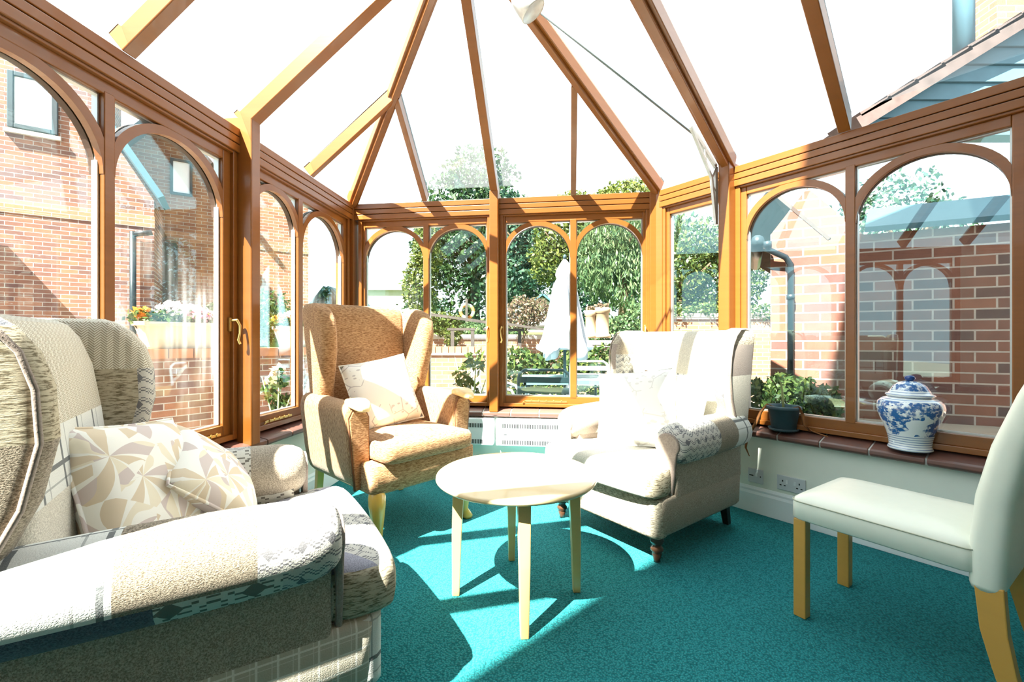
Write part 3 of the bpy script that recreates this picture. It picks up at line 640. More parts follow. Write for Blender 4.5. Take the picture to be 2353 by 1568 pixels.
patch_chair('armchair', 'patchwork wing armchair in the near left corner with leaf cushions', (-.865, 1.295, 0), 58, 0)
patch_chair('armchair', 'pale patchwork wing armchair right of the round table, sunlit', (.745, 2.52, 0), 233, 1)

# brown wing chair
def brown_chair():
    t = thing('wing_chair', 'high brown chenille wing chair with honey wooden legs', 'armchair', (-.72, 2.615, 0), 133)
    bs = B(); bs.loft([[(x, y, z) for x, y in rrect(0, 0, .335-d, .37-d, .03, 3)] for z, d in ((.285, .012), (.30, 0), (.425, 0), (.435, .01))], True, 0, True)
    bs.obj('seat_base', 'brown', t)
    cu = B(); rr = lambda z, d: [(x, y, z) for x, y in rrect(0, .065, .285-d, .36-d, .05, 4)]
    cu.loft([rr(.435, .02), rr(.445, .004), rr(.47, 0), rr(.51, 0), rr(.53, .01), rr(.542, .06), rr(.548, .16)], True, 0, True); cu.obj('seat_cushion', 'brown', t)
    bk = B(); rings = []
    for z, hx, th in ((.43, .28, .06), (.6, .285, .065), (.8, .30, .06), (1.0, .31, .055), (1.14, .315, .055), (1.22, .315, .05), (1.262, .31, .038), (1.28, .29, .022), (1.284, .26, .008)):
        c = -.245-.15*(z-.5); rings.append([(x, y, z) for x, y in rrect(0, c-.05, hx, th, th*.8, 4)])
    bk.loft(rings, True, 0, True); bk.obj('backrest', 'brown', t)
    for sx in (-1, 1):
        w = B(); zs = [.68, .76, .86, .98, 1.10, 1.18, 1.235, 1.262, 1.272]; f1 = [-.16, -.15, -.12, -.085, -.075, -.09, -.14, -.21, -.25]; rings = []
        for z, y1 in zip(zs, f1):
            y0 = -.30-.13*(z-.6); th = .045 if z < 1.2 else .04 if z < 1.25 else .025 if z < 1.27 else .01
            rings.append([(sx*(.315+.03*(z-.68)/.6)+x, y, z) for x, y in rrect(0, (y0+y1)/2, th, (y1-y0)/2, th*.8, 4)])
        w.loft(rings, True, 0, True); w.obj('wing', 'brown', t)
        a = B(); rings = []
        for y, k in ((-.34, 0), (-.30, .004), (-.15, .006), (0, .004), (.12, 0), (.22, 0), (.238, -.008)):
            zt = .752-.02*math.sin((y+.34)*3)
            pr = [(.275-k, .29), (.368+k*.5, .285), (.385+k, .45), (.405+k, .62), (.412+k, .69), (.405, zt-.018), (.38, zt), (.34, zt+.004), (.305, zt-.006), (.285, zt-.03), (.278, .6), (.275, .45)]
            rings.append([(sx*x, y, z) for x, z in pr])
        a.loft(rings, True, 0, True); a.obj('arm', 'brownv', t, None, 0, 2, 1)
        f = B(); f.prism([(sx*x, z) for x, z in ((.285, .30), (.36, .295), (.375, .45), (.395, .66), (.375, .70), (.31, .70), (.29, .66))], .236, .252, 'y'); f.obj('arm_front', 'brown', t, None, .006)
        k = B(); k.loft([[(sx*.345+x, y, z) for x, z in rrect(0, zc, hx, hz, hz*.7, 3)] for y, zc, hx, hz in ((.19, .737, .045, .02), (.25, .735, .048, .024), (.285, .728, .044, .024), (.31, .718, .034, .02), (.325, .712, .02, .012))], True, 0, True)
        tag(k.obj('arm_knuckle', 'knuckle', t), 'carved pale wooden arm end')
        p = B(); p.tube([(sx*.29, .243, .30), (sx*.29, .243, .66), (sx*.31, .243, .705), (sx*.375, .243, .705), (sx*.398, .243, .665), (sx*.378, .243, .45), (sx*.362, .243, .295)], .006, 6); p.obj('piping', 'piping', t)
        l = B(); x, y = sx*.285, .335
        l.tube([(x, y-.02, .30), (x+sx*.008, y+.002, .27), (x+sx*.014, y+.014, .23), (x+sx*.01, y+.01, .17), (x, y, .10), (x, y, .05), (x+sx*.006, y+.008, .03), (x+sx*.008, y+.012, .012), (x+sx*.006, y+.01, .0)], [.034, .044, .042, .034, .024, .019, .022, .032, .028], 14)
        tag(l.obj('leg', 'cabriole', t), 'curved honey-coloured cabriole front leg')
        l = B(); l.loft([[(sx*.29+dx*.02, -.33+dy*.02, .29) for dx, dy in ((-1, -1), (1, -1), (1, 1), (-1, 1))], [(sx*.29+dx*.018, -.37+dy*.018, 0) for dx, dy in ((-1, -1), (1, -1), (1, 1), (-1, 1))]], True, 0, False)
        tag(l.obj('leg', 'cabriole', t, None, .003), 'straight honey-coloured rear leg')
    return t
brown_chair()

# cushions
def lean(head, pitch, roll=0): return (Matrix.Rotation(-math.radians(head), 3, 'Z') @ Matrix.Rotation(math.radians(90-pitch), 3, 'X') @ Matrix.Rotation(math.radians(roll), 3, 'Z') )
def chairpt(loc, head, x, y, z):
    h = math.radians(head); return Vector((loc[0]+x*math.cos(h)+y*math.sin(h), loc[1]-x*math.sin(h)+y*math.cos(h), z))
LC, RC, BC = ((-.865, 1.295), 58), ((.745, 2.52), 233), ((-.72, 2.615), 133)
make_pillow('cushion', 'cream leaf-print cushion leaning in front on the near left armchair', 'leafprint', chairpt(*LC, -.06, -.195, .64), lean(88+180, 24, -7), .38, .15)
make_pillow('cushion', 'leaf-print cushion tucked behind another on the near left armchair', 'leafprint', chairpt(*LC, -.20, -.03, .60), lean(72+180, 40, 30), .34, .12)
make_pillow('cushion', 'white floral cushion standing in front on the pale patchwork armchair', 'whitepillow', chairpt(*RC, .02, .02, .66), lean(215+180, 24, 8), .46, .15)
make_pillow('cushion', 'beige leaf-print cushion tucked behind the white one, pale armchair', 'leafprint', chairpt(*RC, -.10, -.13, .66), lean(228+180, 16, -4), .42, .12)
make_pillow('cushion', 'white cushion with grey sprigs on the brown wing chair', 'sprig', chairpt(*BC, .02, -.07, .735), lean(138+180, 20, 9), .43, .15)

# round coffee table
def table():
    t = thing('coffee_table', 'round pale beech coffee table on four tapered legs', 'table', (.018, 1.815, 0), 0)
    b = B(); R = .332
    b.lathe([(0, .478), (R-.02, .478), (R-.006, .483), (R, .491), (R-.002, .499), (R-.01, .504), (0, .505)], 64); b.obj('table_top', 'beech_top', t)
    P = {'f': (.026, -.272), 'b': (-.02, .272), 'l': (-.25, -.012), 'r': (.252, .012)}
    a = B()
    for u, v in (('f', 'b'), ('l', 'r')):
        p, q = Vector((*P[u], 0)), Vector((*P[v], 0)); d = (q-p).normalized(); n = Vector((-d.y, d.x, 0))*.011; prof = [(0, .478), (.0, .40), (.08, .44)]
        L = (q-p).length
        pts = [(0, .478), (0, .405), (.10, .455), (L-.10, .455), (L, .405), (L, .478)]
        v0 = [p+d*x+n+up*z for x, z in pts]; v1 = [p+d*x-n+up*z for x, z in pts]; k = len(pts)
        a.add([tuple(x) for x in v0+v1], [(0, 1, 2, 3, 4, 5), (11, 10, 9, 8, 7, 6)]+[(i, (i+1) % k, (i+1) % k+k, i+k) for i in range(k)])
    tag(a.obj('apron', 'oak', t), 'crossed under-rails with angled braces')
    for k, (x, y) in P.items():
        ang = math.atan2(y, x)+PI/4; l = B()
        sq = lambda cx, cy, z, h: [(cx+h*math.cos(ang+i*PI/2), cy+h*math.sin(ang+i*PI/2), z) for i in range(4)]
        l.loft([sq(x, y, 0, .021), sq(x*.985, y*.985, .25, .028), sq(x*.95, y*.95, .478, .033)], True, 0, False); l.obj('leg', 'beech', t, None, .003)
table()

# dining chair
def dining():
    t = thing('dining_chair', 'cream leather dining chair with golden wood legs at right edge', 'chair', (1.39, 1.59, 0), -33)
    st = B(); rr = lambda z, d: [(x, y, z) for x, y in rrect(0, -.005, .222-d, .252-d, .035, 4)]
    st.loft([rr(.370, .008), rr(.376, 0), rr(.43, 0), rr(.448, .004), rr(.462, .02), rr(.474, .06), rr(.48, .12)], True, 0, True); st.obj('seat', 'leather', t)
    sm = B(); q = [(x, y, .441) for x, y in rrect(0, -.005, .2225, .2525, .035, 4)]; sm.tube(q+q[:1], .0022, 5, cap=False); sm.obj('seam', 'stitch', t)
    bk = B(); rings = []
    for z, c, th, hx in ((.33, -.268, .032, .215), (.345, -.27, .038, .22), (.45, -.272, .04, .222), (.60, -.285, .040, .222), (.75, -.315, .038, .22), (.90, -.36, .034, .217), (.955, -.378, .03, .21), (.975, -.386, .02, .20), (.98, -.389, .008, .19)):
        rings.append([(x, y, z) for x, y in rrect(0, c, hx, th, th*.75, 4)])
    bk.loft(rings, True, 0, True); bk.obj('backrest', 'leather', t)
    for x in (-.195, .195):
        l = B(); l.box(x-.021, x+.021, .195, .237, 0, .372); l.obj('leg', 'oak', t, None, .003)
        l = B(); sec = lambda y, z, h: [(x-.02, y-h, z), (x+.02, y-h, z), (x+.02, y+h, z), (x-.02, y+h, z)]
        l.loft([sec(-.335, 0, .020), sec(-.305, .12, .024), sec(-.285, .22, .028), sec(-.275, .35, .030)], True, 0, False); l.obj('leg', 'oak', t, None, .003)
dining()

# porcelain jar and pot plant on the right sill
vb = pR(1.413, -.005, .528)
t = thing('ginger_jar', 'blue and white lidded porcelain jar on the tiled right sill', 'vase', vb)
vs = lambda pr: [(r*.83, z) for r, z in pr]
b = B(); b.lathe(vs([(0, 0), (.098, 0), (.102, .006), (.100, .012), (.094, .02), (.098, .05), (.108, .085), (.128, .13), (.148, .175), (.152, .205), (.146, .228), (.124, .245), (.088, .254), (.086, .258), (.0, .258)]), 48); b.obj('jar_body', 'vase', t)
b = B(); b.lathe(vs([(.0, .252), (.104, .254), (.112, .262), (.110, .267), (.098, .270), (.088, .285), (.074, .306), (.052, .322), (.02, .330), (0, .331)]), 48); lid = b.obj('lid', 'vase', t)
b = B(); b.lathe([(0, .326), (.012, .329), (.02, .338), (.021, .346), (.015, .354), (0, .357)], 24); tag(b.obj('knob', 'cobalt', lid), 'cobalt blue knob')
pp = pR(.86, -.005, .527)
t = thing('potted_plant', 'withered plant in a slate-grey plastic pot on the right sill', 'potted plant', pp)
b = B(); b.lathe([(0, 0), (.062, 0), (.075, .006), (.08, .018), (.076, .018), (.07, .008), (0, .007)], 36); b.obj('saucer', 'pot', t)
b = B(); b.lathe([(0, .008), (.058, .008), (.062, .012), (.080, .125), (.088, .126), (.091, .131), (.091, .143), (.086, .146), (.081, .144), (.078, .125), (0, .122)], 40); b.obj('pot', 'pot', t)
b = B(); b.lathe([(0, .123), (.079, .123), (.079, .126), (0, .130)], 30); b.obj('soil', 'soil', t)
b = B(); b.tube([(0, 0, .12), (-.002, .004, .19), (-.004, .008, .24), (-.012, .006, .275), (-.028, 0, .305)], [.007, .0065, .006, .004, .001], 8); b.obj('stem', 'stem', t)
def ribbon(pts, w, parent, name='dried_leaf'):
    b = B(); rings = []
    for i, p in enumerate(pts):
        k = math.sin(PI*(i+.6)/(len(pts)+.2)); q = Vector(p); d = Vector((dR.x, dR.y, 0))*w*k
        rings.append([tuple(q-d), tuple(q+Vector((0, 0, .004))), tuple(q+d), tuple(q-Vector((0, 0, .003)))])
    b.loft(rings, True, 0, True); b.obj(name, 'dryleaf', parent)
iw = Matrix(((dR.x, -dR.y, 0), (dR.y, dR.x, 0), (0, 0, 1)))
def rl(pts): return [iw @ Vector(p) for p in pts]
ribbon(rl([(-.02, -.03, .13), (-.07, -.05, .15), (-.10, -.062, .10), (-.125, -.070, .03), (-.15, -.078, -.02), (-.17, -.085, -.07), (-.172, -.092, -.12), (-.15, -.095, -.165)]), .011, t)
ribbon(rl([(.03, -.02, .13), (.085, -.02, .15), (.105, -.02, .11), (.11, -.015, .05), (.14, -.01, .015)]), .009, t)
ribbon(rl([(.11, -.01, .05), (.15, -.012, .02), (.19, -.018, .012), (.225, -.025, .006)]), .006, t)

# sockets
def socket(label, s, z, w, n):
    t = thing('wall_socket', label, 'socket', Mx=FR @ Matrix.Translation((s, -.001, z)))
    B().box(-w/2, w/2, -.009, 0, -.043, .043).obj('face_plate', 'plastic', t, None, .003)
    for i in range(n):
        x = (-1 if i == 0 else 1)*w*.25 if n == 2 else 0
        r = B(); r.box(x+(.012 if i == 0 and n == 2 else -.022 if n == 2 else .0)-.0, x+(.022 if i == 0 and n == 2 else -.012 if n == 2 else .013), -.0125, -.008, -.002, .020); tag(r.obj('rocker_switch', 'white', t, None, .001), 'white rocker switch')
        cx = x-(.006 if n == 2 and i == 0 else -.006 if n == 2 else .02)
        for dx, dz, sx, sz in ((0, .012, .003, .005), (-.011, -.014, .005, .003), (.011, -.014, .005, .003)) if n == 2 else ((0, 0, .009, .003), (.05, 0, .003, .003), (-.012, 0, .003, .003)):
            B().box(cx+dx-sx, cx+dx+sx, -.0098, -.0085, dz-sz, dz+sz).obj('pin_hole', 'black', t)
socket('square single switched wall plate left of the double socket', .705, .225, .088, 1)
socket('white double power socket on the right dwarf wall', .90, .222, .148, 2)

# heaters under the back window
def heater(label, s0, s1):
    t = thing('panel_heater', label, 'heater', Mx=FB @ Matrix.Translation((s0, -.002, .255)))
    w = s1-s0; b = B(); b.box(0, w, -.075, -.0, 0, .205); b.obj('casing', 'white', t, None, .008)
    for z in (.012, .135):
        g = B(); k = int((w-.12)/.0125)
        for i in range(k): g.box(.05+i*.0125, .05+i*.0125+.0065, -.0765, -.074, z, z+.032)
        tag(g.obj('vent_grille', 'black', t), 'row of narrow black vent slots')
    r = B(); r.box(.06, .085, -.077, -.074, .085, .089); tag(r.obj('label_strip', 'black', t), 'small dark strip')
heater('white slotted panel heater half hidden by the brown wing chair', .50, 1.165)
heater('white slotted panel heater between coffee table and pale armchair', 1.185, 1.86)

# spotlight, tie rod and bracket
lp = at(1212, 8, 2.28)
t = thing('spotlight', 'brushed metal spotlight under the roof hip', 'lamp', lp, 20)
T = Matrix.Rotation(math.radians(-35), 4, 'Y') @ Matrix.Rotation(math.radians(14), 4, 'X')
b = B(); b.lathe([(0, .085), (.03, .083), (.055, .07), (.068, .045), (.072, .0), (.073, -.05), (.070, -.055), (.066, -.05)], 32, T=T); b.obj('lamp_shade', 'steel', t)
b = B(); b.lathe([(0, -.045), (.066, -.046), (.066, -.04), (0, -.038)], 24, T=T); b.obj('lens', 'plastic', t)
b = B(); b.tube([(0, 0, .06), (-.01, .03, .16), (-.02, .06, .26)], .012, 10); b.obj('arm', 'steel', t)
q0 = at(1243, 30, 2.24); q1 = at(1605, 318, 2.72)
b = B(); b.tube([q0, q1], .0065, 8); tr = tag(b.obj('tie_rod', 'bluesteel'), 'thin grey steel tie rod slanting down from the roof hip', 'tie rod')
# bracket: perforated plate with folded edge, upper leg follows the rafter, lower leg the post
g0 = pR(.490, -.075, 0)
up3 = [(0, 1.87), (0, 2.20), (.30, 2.42)]
bk = B(); nrm = Vector((-dR.y, dR.x, 0)).normalized()*-1
def P2(a, z): p = pR(.488, -.066, 0)+Vector((-.70, -.71, 0))*0+Vector((*(Vector((-.7935, -.6085))), 0))*a; return Vector((p.x, p.y, z))
def bar(a, b_, w=.022): bk.beam(a, b_, .016, -w/2, w/2, 0, side=(dR.x, dR.y, 0))
A1, A2, A3, A4 = P2(.0, 1.80), P2(.0, 2.17), P2(.30, 2.345), P2(.045, 2.02)
bar(A1, A2, .03); bar(A2, A3, .03); bar(A1, P2(.055, 2.09), .02); bar(P2(.055, 2.09), A3, .02); bar(A2, P2(.055, 2.09), .016); bar(P2(.0, 2.0), P2(.04, 2.03), .014); bar(P2(.15, 2.255), P2(.13, 2.18), .014)
t = tag(bk.obj('steel_bracket', 'steel', None, None, .001), 'perforated steel bracket on the timber post, end of the tie rod', 'bracket')
for p in (P2(.0, 1.82), P2(.0, 2.08), P2(.01, 2.15), P2(.26, 2.32)): B().lathe([(0, -.008), (.008, -.008), (.009, 0), (.006, .006), (0, .007)], 12, T=Matrix.Translation(p) @ frame(Vector((0, 0)), dR) @ Matrix.Rotation(PI/2, 4, 'Y')).obj('bolt', 'steel', t)
# ------------------------------------------------------------------ outdoors
def foliage(name, blobs, n, size, mat, parent, aspect=.55, droop=0.0, shell=.55):
    """leaf quads scattered through ellipsoid blobs (cx,cy,cz,rx,ry,rz)"""
    bl = np.array(blobs, float); vol = bl[:, 3]*bl[:, 5]+bl[:, 4]*bl[:, 5]; pick = np.random.choice(len(bl), n, p=vol/vol.sum()); q = bl[pick]
    d = np.random.normal(size=(n, 3)); d /= np.linalg.norm(d, axis=1)[:, None]; r = shell+(1-shell)*np.random.rand(n)**.7
    lump = 1+.16*np.sin(d[:, 0]*7+q[:, 0]*3)*np.sin(d[:, 2]*6+q[:, 2])
    p = q[:, :3]+d*q[:, 3:]*(r*lump)[:, None]
    t = np.random.normal(size=(n, 3)); t[:, 2] -= droop; t /= np.linalg.norm(t, axis=1)[:, None]
    u = np.cross(t, d+.6*np.random.normal(size=(n, 3))); u /= np.linalg.norm(u, axis=1)[:, None]
    L = (size*(.6+.8*np.random.rand(n)))[:, None]; w = L*aspect
    v = np.stack([p-t*L/2, p+u*w/2, p+t*L/2, p-u*w/2], 1).reshape(-1, 3)
    me = bpy.data.meshes.new(name); me.from_pydata(v.tolist(), [], np.arange(4*n).reshape(-1, 4).tolist()); me.materials.append(M[mat])
    o = bpy.data.objects.new(name, me); COL.objects.link(o); o.parent = parent; return o
def tree(name, label, X, Y, z0, trunk_h, tr, blobs, n, size, mat, droop=0.0, aspect=.55, group=None, cat='tree'):
    t = thing(name, label, cat, (X, Y, z0), 0, group)
    if trunk_h:
        b = B(); b.tube([(0, 0, 0), (.06, 0, trunk_h*.35), (-.05, .05, trunk_h*.7), (.05, 0, trunk_h)], [tr*1.3, tr, tr*.85, tr*.5], 10)
        for k in range(5):
            a = k*1.3; h = trunk_h*(.55+.08*k); b.tube([(0, 0, h), (math.cos(a)*trunk_h*.15, math.sin(a)*trunk_h*.15, h+trunk_h*.16), (math.cos(a)*trunk_h*.3, math.sin(a)*trunk_h*.25, h+trunk_h*.26)], [tr*.5, tr*.35, tr*.15], 7)
        b.obj('trunk', 'bark', t)
    foliage('foliage', blobs, n, size, mat, t, aspect, droop); return t
struct(B().box(-40, 40, -12, 60, -.22, -.10).obj('ground', 'paving'), 'pale patio paving around the conservatory', 'ground')
bk_ = B(); bk_.prism([(10.2, -.1), (10.2, 1.1), (30, 2.6), (45, 2.8), (45, -.1)], -30, 30, 'x'); struct(bk_.obj('garden_bank', 'grass'), 'rising lawn beyond the upper garden wall', 'ground')

# left brick house with dark window
dA = Vector((.84, .5426)); fA = frame(Vector((-8.25, 7.5)), dA)
t = thing('brick_house', 'red brick house filling the nearest left window', 'building', Mx=fA)
b = B(); b.prism([(-7, -.1), (1.62, -.1), (1.62, 3.75), (.95, 4.9), (.95, 6.3), (-7, 6.3)], 0, 1.2, 'y'); b.obj('house_wall', 'brick', t)
b = B(); b.box(-7, 1.63, -.012, .01, 3.22, 3.44); b.obj('brick_band', 'band', t)
b = B()
for q in ((-.30, -.22, 4.66, 5.62), (.23, .31, 4.66, 5.62), (-.22, .23, 5.54, 5.62), (-.22, .23, 4.66, 4.74)): b.box(q[0], q[1], -.05, .0, q[2], q[3])
w = b.obj('window_frame', 'darkframe', t, None, .01); B().box(-.22, .23, -.012, 0, 4.74, 5.54).obj('window_pane', 'curtain', w)
B().box(-.34, .35, -.06, .0, 4.57, 4.64).obj('window_sill', 'stonecap', w)
b = B(); b.beam((.9, -.2, 5.05), (1.75, -.2, 3.65), .9, 0, .10, side=(0, 1, 0)); b.obj('lean_to_roof', 'bluegrey', t)
b = B(); b.tube([(1.32, -.08, 3.1), (1.32, -.08, .0)], .05, 10); b.tube([(1.32, -.08, 3.05), (1.6, -.08, 3.12)], .05, 10); b.obj('downpipe', 'pipe', t)
b = B(); b.box(-.78, -.70, -.06, 0, -.1, 2.55); b.box(-2.0, -.70, -.06, 0, 2.5, 2.6); b.obj('door_frame', 'bluegrey', t); B().box(-2.0, -.78, -.02, 0, -.1, 2.5).obj('door', 'darkframe', t)
b = B(); b.beam((-7, -.7, 2.75), (-.45, -.7, 2.75), 1.3, 0, .12, side=(0, 1, 0)); b.obj('porch_canopy', 'timber', t)
# house behind it
dB2 = Vector((.84, .5426)); fB2 = frame(Vector((-8.6, 9.15)), dB2)
t = thing('gabled_house', 'orange brick house with tiled gable seen through the middle left windows', 'building', Mx=fB2)
b = B(); b.prism([(-.6, -.1), (3.95, -.1), (3.95, 5.3), (2.0, 5.1), (1.75, 5.1), (1.05, 5.95), (.2, 5.0), (-.6, 5.0)], 0, 3, 'y'); b.obj('house_wall', 'brickbuff', t)
b = B(); b.box(-.6, 3.96, -.012, .01, 3.3, 3.52); b.obj('brick_band', 'band', t)
b = B(); b.beam((1.0, -.15, 6.0), (1.85, -.15, 5.0), .7, 0, .1, side=(0, 1, 0)); b.beam((.05, -.15, 4.75), (1.05, -.15, 6.0), .7, 0, .1, side=(0, 1, 0)); b.obj('gable_roof', 'rooftile', t)
b = B()
for q in ((1.12, 1.17, 4.35, 5.15), (1.47, 1.52, 4.35, 5.15), (1.17, 1.47, 5.1, 5.15), (1.17, 1.47, 4.35, 4.4)): b.box(q[0], q[1], -.05, 0, q[2], q[3])
w = b.obj('window_frame', 'darkframe', t); B().box(1.17, 1.47, -.015, 0, 4.4, 5.1).obj('window_pane', 'curtain', w)
b = B(); b.beam((.1, -.5, 4.1), (1.0, -.5, 3.3), 1.0, 0, .1, side=(0, 1, 0)); b.obj('lean_to_roof', 'rooftile', t)
B().box(.45, 1.25, -.35, 0, -.1, 3.2).obj('dark_porch', 'timber', t)
# small garage and pale house further off
t = thing('garage', 'dark green-roofed garage beyond the far left window', 'building', at(757, 784, 15))
b = B(); b.prism([(-.65, 0), (.65, 0), (.65, 2.1), (0, 2.9), (-.65, 2.1)], 0, 3, 'y'); b.obj('garage_wall', 'darkframe', t).location = (0, 0, -1.15)
b = B(); b.beam((-.85, 1.4, 1.9), (.0, 1.4, 2.95), 3.4, 0, .1, side=(0, 1, 0)); b.beam((0, 1.4, 2.95), (.85, 1.4, 1.9), 3.4, 0, .1, side=(0, 1, 0)); b.obj('garage_roof', 'slateroof', t).location = (0, 0, -1.15)
t = thing('pale_house', 'pale sunlit house with low hipped roof behind the brown wing chair', 'building', (-7.6, 27, 2.0))
B().box(-2.4, 2.0, 0, 6, -.5, 2.2).obj('house_wall', 'stonecap', t)
b = B(); b.loft([[(-2.6, -.2, 2.2), (2.2, -.2, 2.2), (2.2, 6.2, 2.2), (-2.6, 6.2, 2.2)], [(-.8, 2.0, 3.3), (.5, 2.0, 3.3), (.5, 4, 3.3), (-.8, 4, 3.3)]], True, 0, False); b.obj('house_roof', 'gravel', t)

# left raised brick bed, troughs with flowers
dW = Vector((.588, .809)); fW = frame(Vector((-3.82, 4.6)), dW)
t = thing('raised_bed', 'long brick raised bed wall beyond the left windows', 'garden wall', Mx=fW)
B().box(-4.5, 3.4, 0, .9, -.1, .86).obj('bed_wall', 'brick', t); b = B(); n = 34
for i in range(n): b.box(-4.5+i*7.9/n+.006, -4.5+(i+1)*7.9/n-.006, -.03, .22, .86, .965)
b.obj('brick_cap', 'soldier', t); B().box(-4.5, 3.4, .22, .9, .86, .94).obj('soil', 'soil', t)
def trough(label, s, L, h, zt=.968, seed=1):
    t = thing('flower_trough', label, 'planter', Mx=fW @ Matrix.Translation((s, .13, zt)))
    b = B(); rr = lambda z, hx, hy: [(x, y, z) for x, y in rrect(0, 0, hx, hy, .05, 3)]
    b.loft([rr(0, L*.40, .09), rr(.02, L*.41, .095), rr(h-.05, L*.48, .13), rr(h-.04, L*.5, .15), rr(h, L*.5, .15), rr(h, L*.46, .12), rr(h-.05, L*.46, .12)], True, 0, False); b.obj('trough', 'stone_trough', t)
    z = h+.05; foliage('leaves', [(x, 0, z, .18, .15, .10) for x in np.linspace(-L*.4, L*.4, 5)], 700, .06, 'leaf_hedge', t)
    foliage('white_flowers', [(-L*.12, 0, z+.10, .22, .12, .09), (.05, 0, z+.06, .2, .13, .09)], 260, .055, 'fl_white', t, .9)
    foliage('pink_flowers', [(L*.1, -.04, z+.03, .14, .12, .09)], 120, .05, 'fl_pink', t, .9)
    foliage('orange_flowers', [(-L*.42, 0, z+.05, .10, .1, .06)], 80, .05, 'fl_orange', t, .9); foliage('yellow_flowers', [(L*.33, 0, z+.03, .18, .12, .08)], 130, .05, 'fl_yellow', t, .9)
trough('long cream trough of flowers in the nearest left window', .37, .95, .29)
trough('pale trough of flowers seen through the far left window', 1.75, .80, .28)
tree('clipped_shrub', 'rounded clipped green shrub above the long flower trough', -3.75, 6.3, .9, 0, 0, [(0, 0, .5, .6, .4, .42), (-.5, 0, .4, .4, .3, .32)], 3500, .06, 'leaf_hedge', cat='shrub')
tree('clipped_shrub', 'small round shrub behind the far flower trough', -3.9, 7.0, .9, 0, 0, [(0, 0, .5, .42, .3, .26)], 1600, .06, 'leaf_dark', cat='shrub')
def rose(name, label, X, Y, h, n, sp, bloom, mat='leaf_hedge'):
    t = thing(name, label, 'plant', (X, Y, -.1))
    for k in range(4):
        a = k*1.7; b = B(); b.tube([(.02*math.cos(a), .02*math.sin(a), 0), (sp*.4*math.cos(a), sp*.3*math.sin(a), h*.5), (sp*math.cos(a), sp*.6*math.sin(a), h*(.8+.08*k))], [.012, .009, .004], 6); b.obj('cane', 'stem', t)
    foliage('leaves', [(sp*.6*math.cos(k*1.7), sp*.4*math.sin(k*1.7), h*(.45+.16*k), sp*.6, sp*.5, h*.13) for k in range(4)], n, .075, mat, t)
    if bloom: foliage('bloom', [(0, 0, h*1.02, .075, .075, .07), (-.1, .02, h*.9, .05, .05, .05)], 110, .05, 'fl_rose', t, .9)
rose('rose_bush', 'rose bush with pale blooms outside the far left window', -2.42, 4.5, .82, 240, .16, True)
rose('rose_bush', 'tall leafy rose in front of the low brick wall, left of middle post', -.42, 4.5, 1.02, 260, .17, False, 'leaf_yellow')
t = thing('garden_chair', 'tilted black garden chair low outside the far left window', 'chair', (-2.35, 4.75, -.1), 60)
b = B()
for x in (-.2, .2): b.tube([(x, -.1, .05), (x, .12, .75)], .018, 8)
for k in range(5): b.beam((-.2, -.04+.035*k, .28+.1*k), (.2, -.04+.035*k, .28+.1*k), .03, 0, .02)
b.obj('backrest', 'pipe', t); b = B()
for x in (-.2, .2): b.tube([(x, .25, 0), (x, -.15, .42), (x, -.25, .4)], .018, 8)
b.obj('frame', 'pipe', t)
t = thing('yellow_chair', 'bright yellow plastic chair outside the nearest left window', 'chair', (-5.83, 5.2, -.1), 30)
b = B(); b.loft([[(x, -.2, z) for x, z in ((-.1, .5), (.1, .5), (.085, 1.44), (-.085, 1.44))], [(x, -.17, z) for x, z in ((-.1, .5), (.1, .5), (.085, 1.44), (-.085, 1.44))]], True, 0, False); b.obj('backrest', 'yellow', t, None, .01)
B().box(-.17, .17, -.2, .18, .48, .52).obj('seat', 'yellow', t)
for x in (-.14, .14):
    for y in (-.16, .14): B().box(x-.015, x+.015, y-.015, y+.015, 0, .48).obj('leg', 'yellow', t)

# back garden walls and rails
def gwall(label, x0, x1, Y, zt, capm='soldier', name='garden_wall', mat='brickbuff', z0=-.1, step=.075):
    t = thing(name, label, 'garden wall', (0, Y, 0)); B().box(x0, x1, 0, .22, z0, zt-.14).obj('brickwork', mat, t); n = int((x1-x0)/.115); b = B()
    if capm == 'soldier':
        for i in range(n): b.box(x0+i*(x1-x0)/n+.006, x0+(i+1)*(x1-x0)/n-.006, -.01, .23, zt-.115, zt)
    else: b.box(x0-.02, x1+.02, -.04, .26, zt-.115, zt-.04)
    b.obj('cap', capm, t); B().box(x0, x1, -.03, .24, zt-.15, zt-.115).obj('ledge', 'stonecap', t); return t
gwall('low brick garden wall with upright orange brick cap, behind the rose', -1.7, .15, 7.7, .95)
gwall('paler upper retaining wall behind the dark railing', -3.2, 4.2, 10.0, 1.24, 'stonecap')
gwall('sunlit brick wall under ivy, right of the back windows', 2.75, 5.6, 8.4, 1.62, 'stonecap')
t = thing('railing', 'dark timber railing stepping down the garden ramp', 'railing', (0, 0, 0))
for px, y0, y1, Y in ((1040, 758, 800, 9), (1086, 758, 800, 9), (1164, 742, 800, 8.6), (1194, 758, 800, 9.2), (1148, 752, 800, 8.9)):
    p, q = at(px, y1, Y), at(px, y0, Y); B().box(p.x-.035, p.x+.035, Y-.035, Y+.035, -.1, q.z).obj('post', 'timber', t)
for (xa, ya, xb, yb, Y, w) in ((1028, 757, 1092, 757, 9, .05), (1110, 757, 1205, 759, 9.1, .05), (975, 721, 1125, 742, 9.4, .06), (1160, 744, 1262, 759, 9.0, .05)):
    b = B(); b.beam(at(xa, ya, Y), at(xb, yb, Y), .08, -w/2, w/2); b.obj('rail', 'timber', t)
B().box(at(1120, 0, 9.4).x-.03, at(1120, 0, 9.4).x+.03, 9.36, 9.44, -.1, at(1120, 741, 9.4).z).obj('post', 'timber', t)
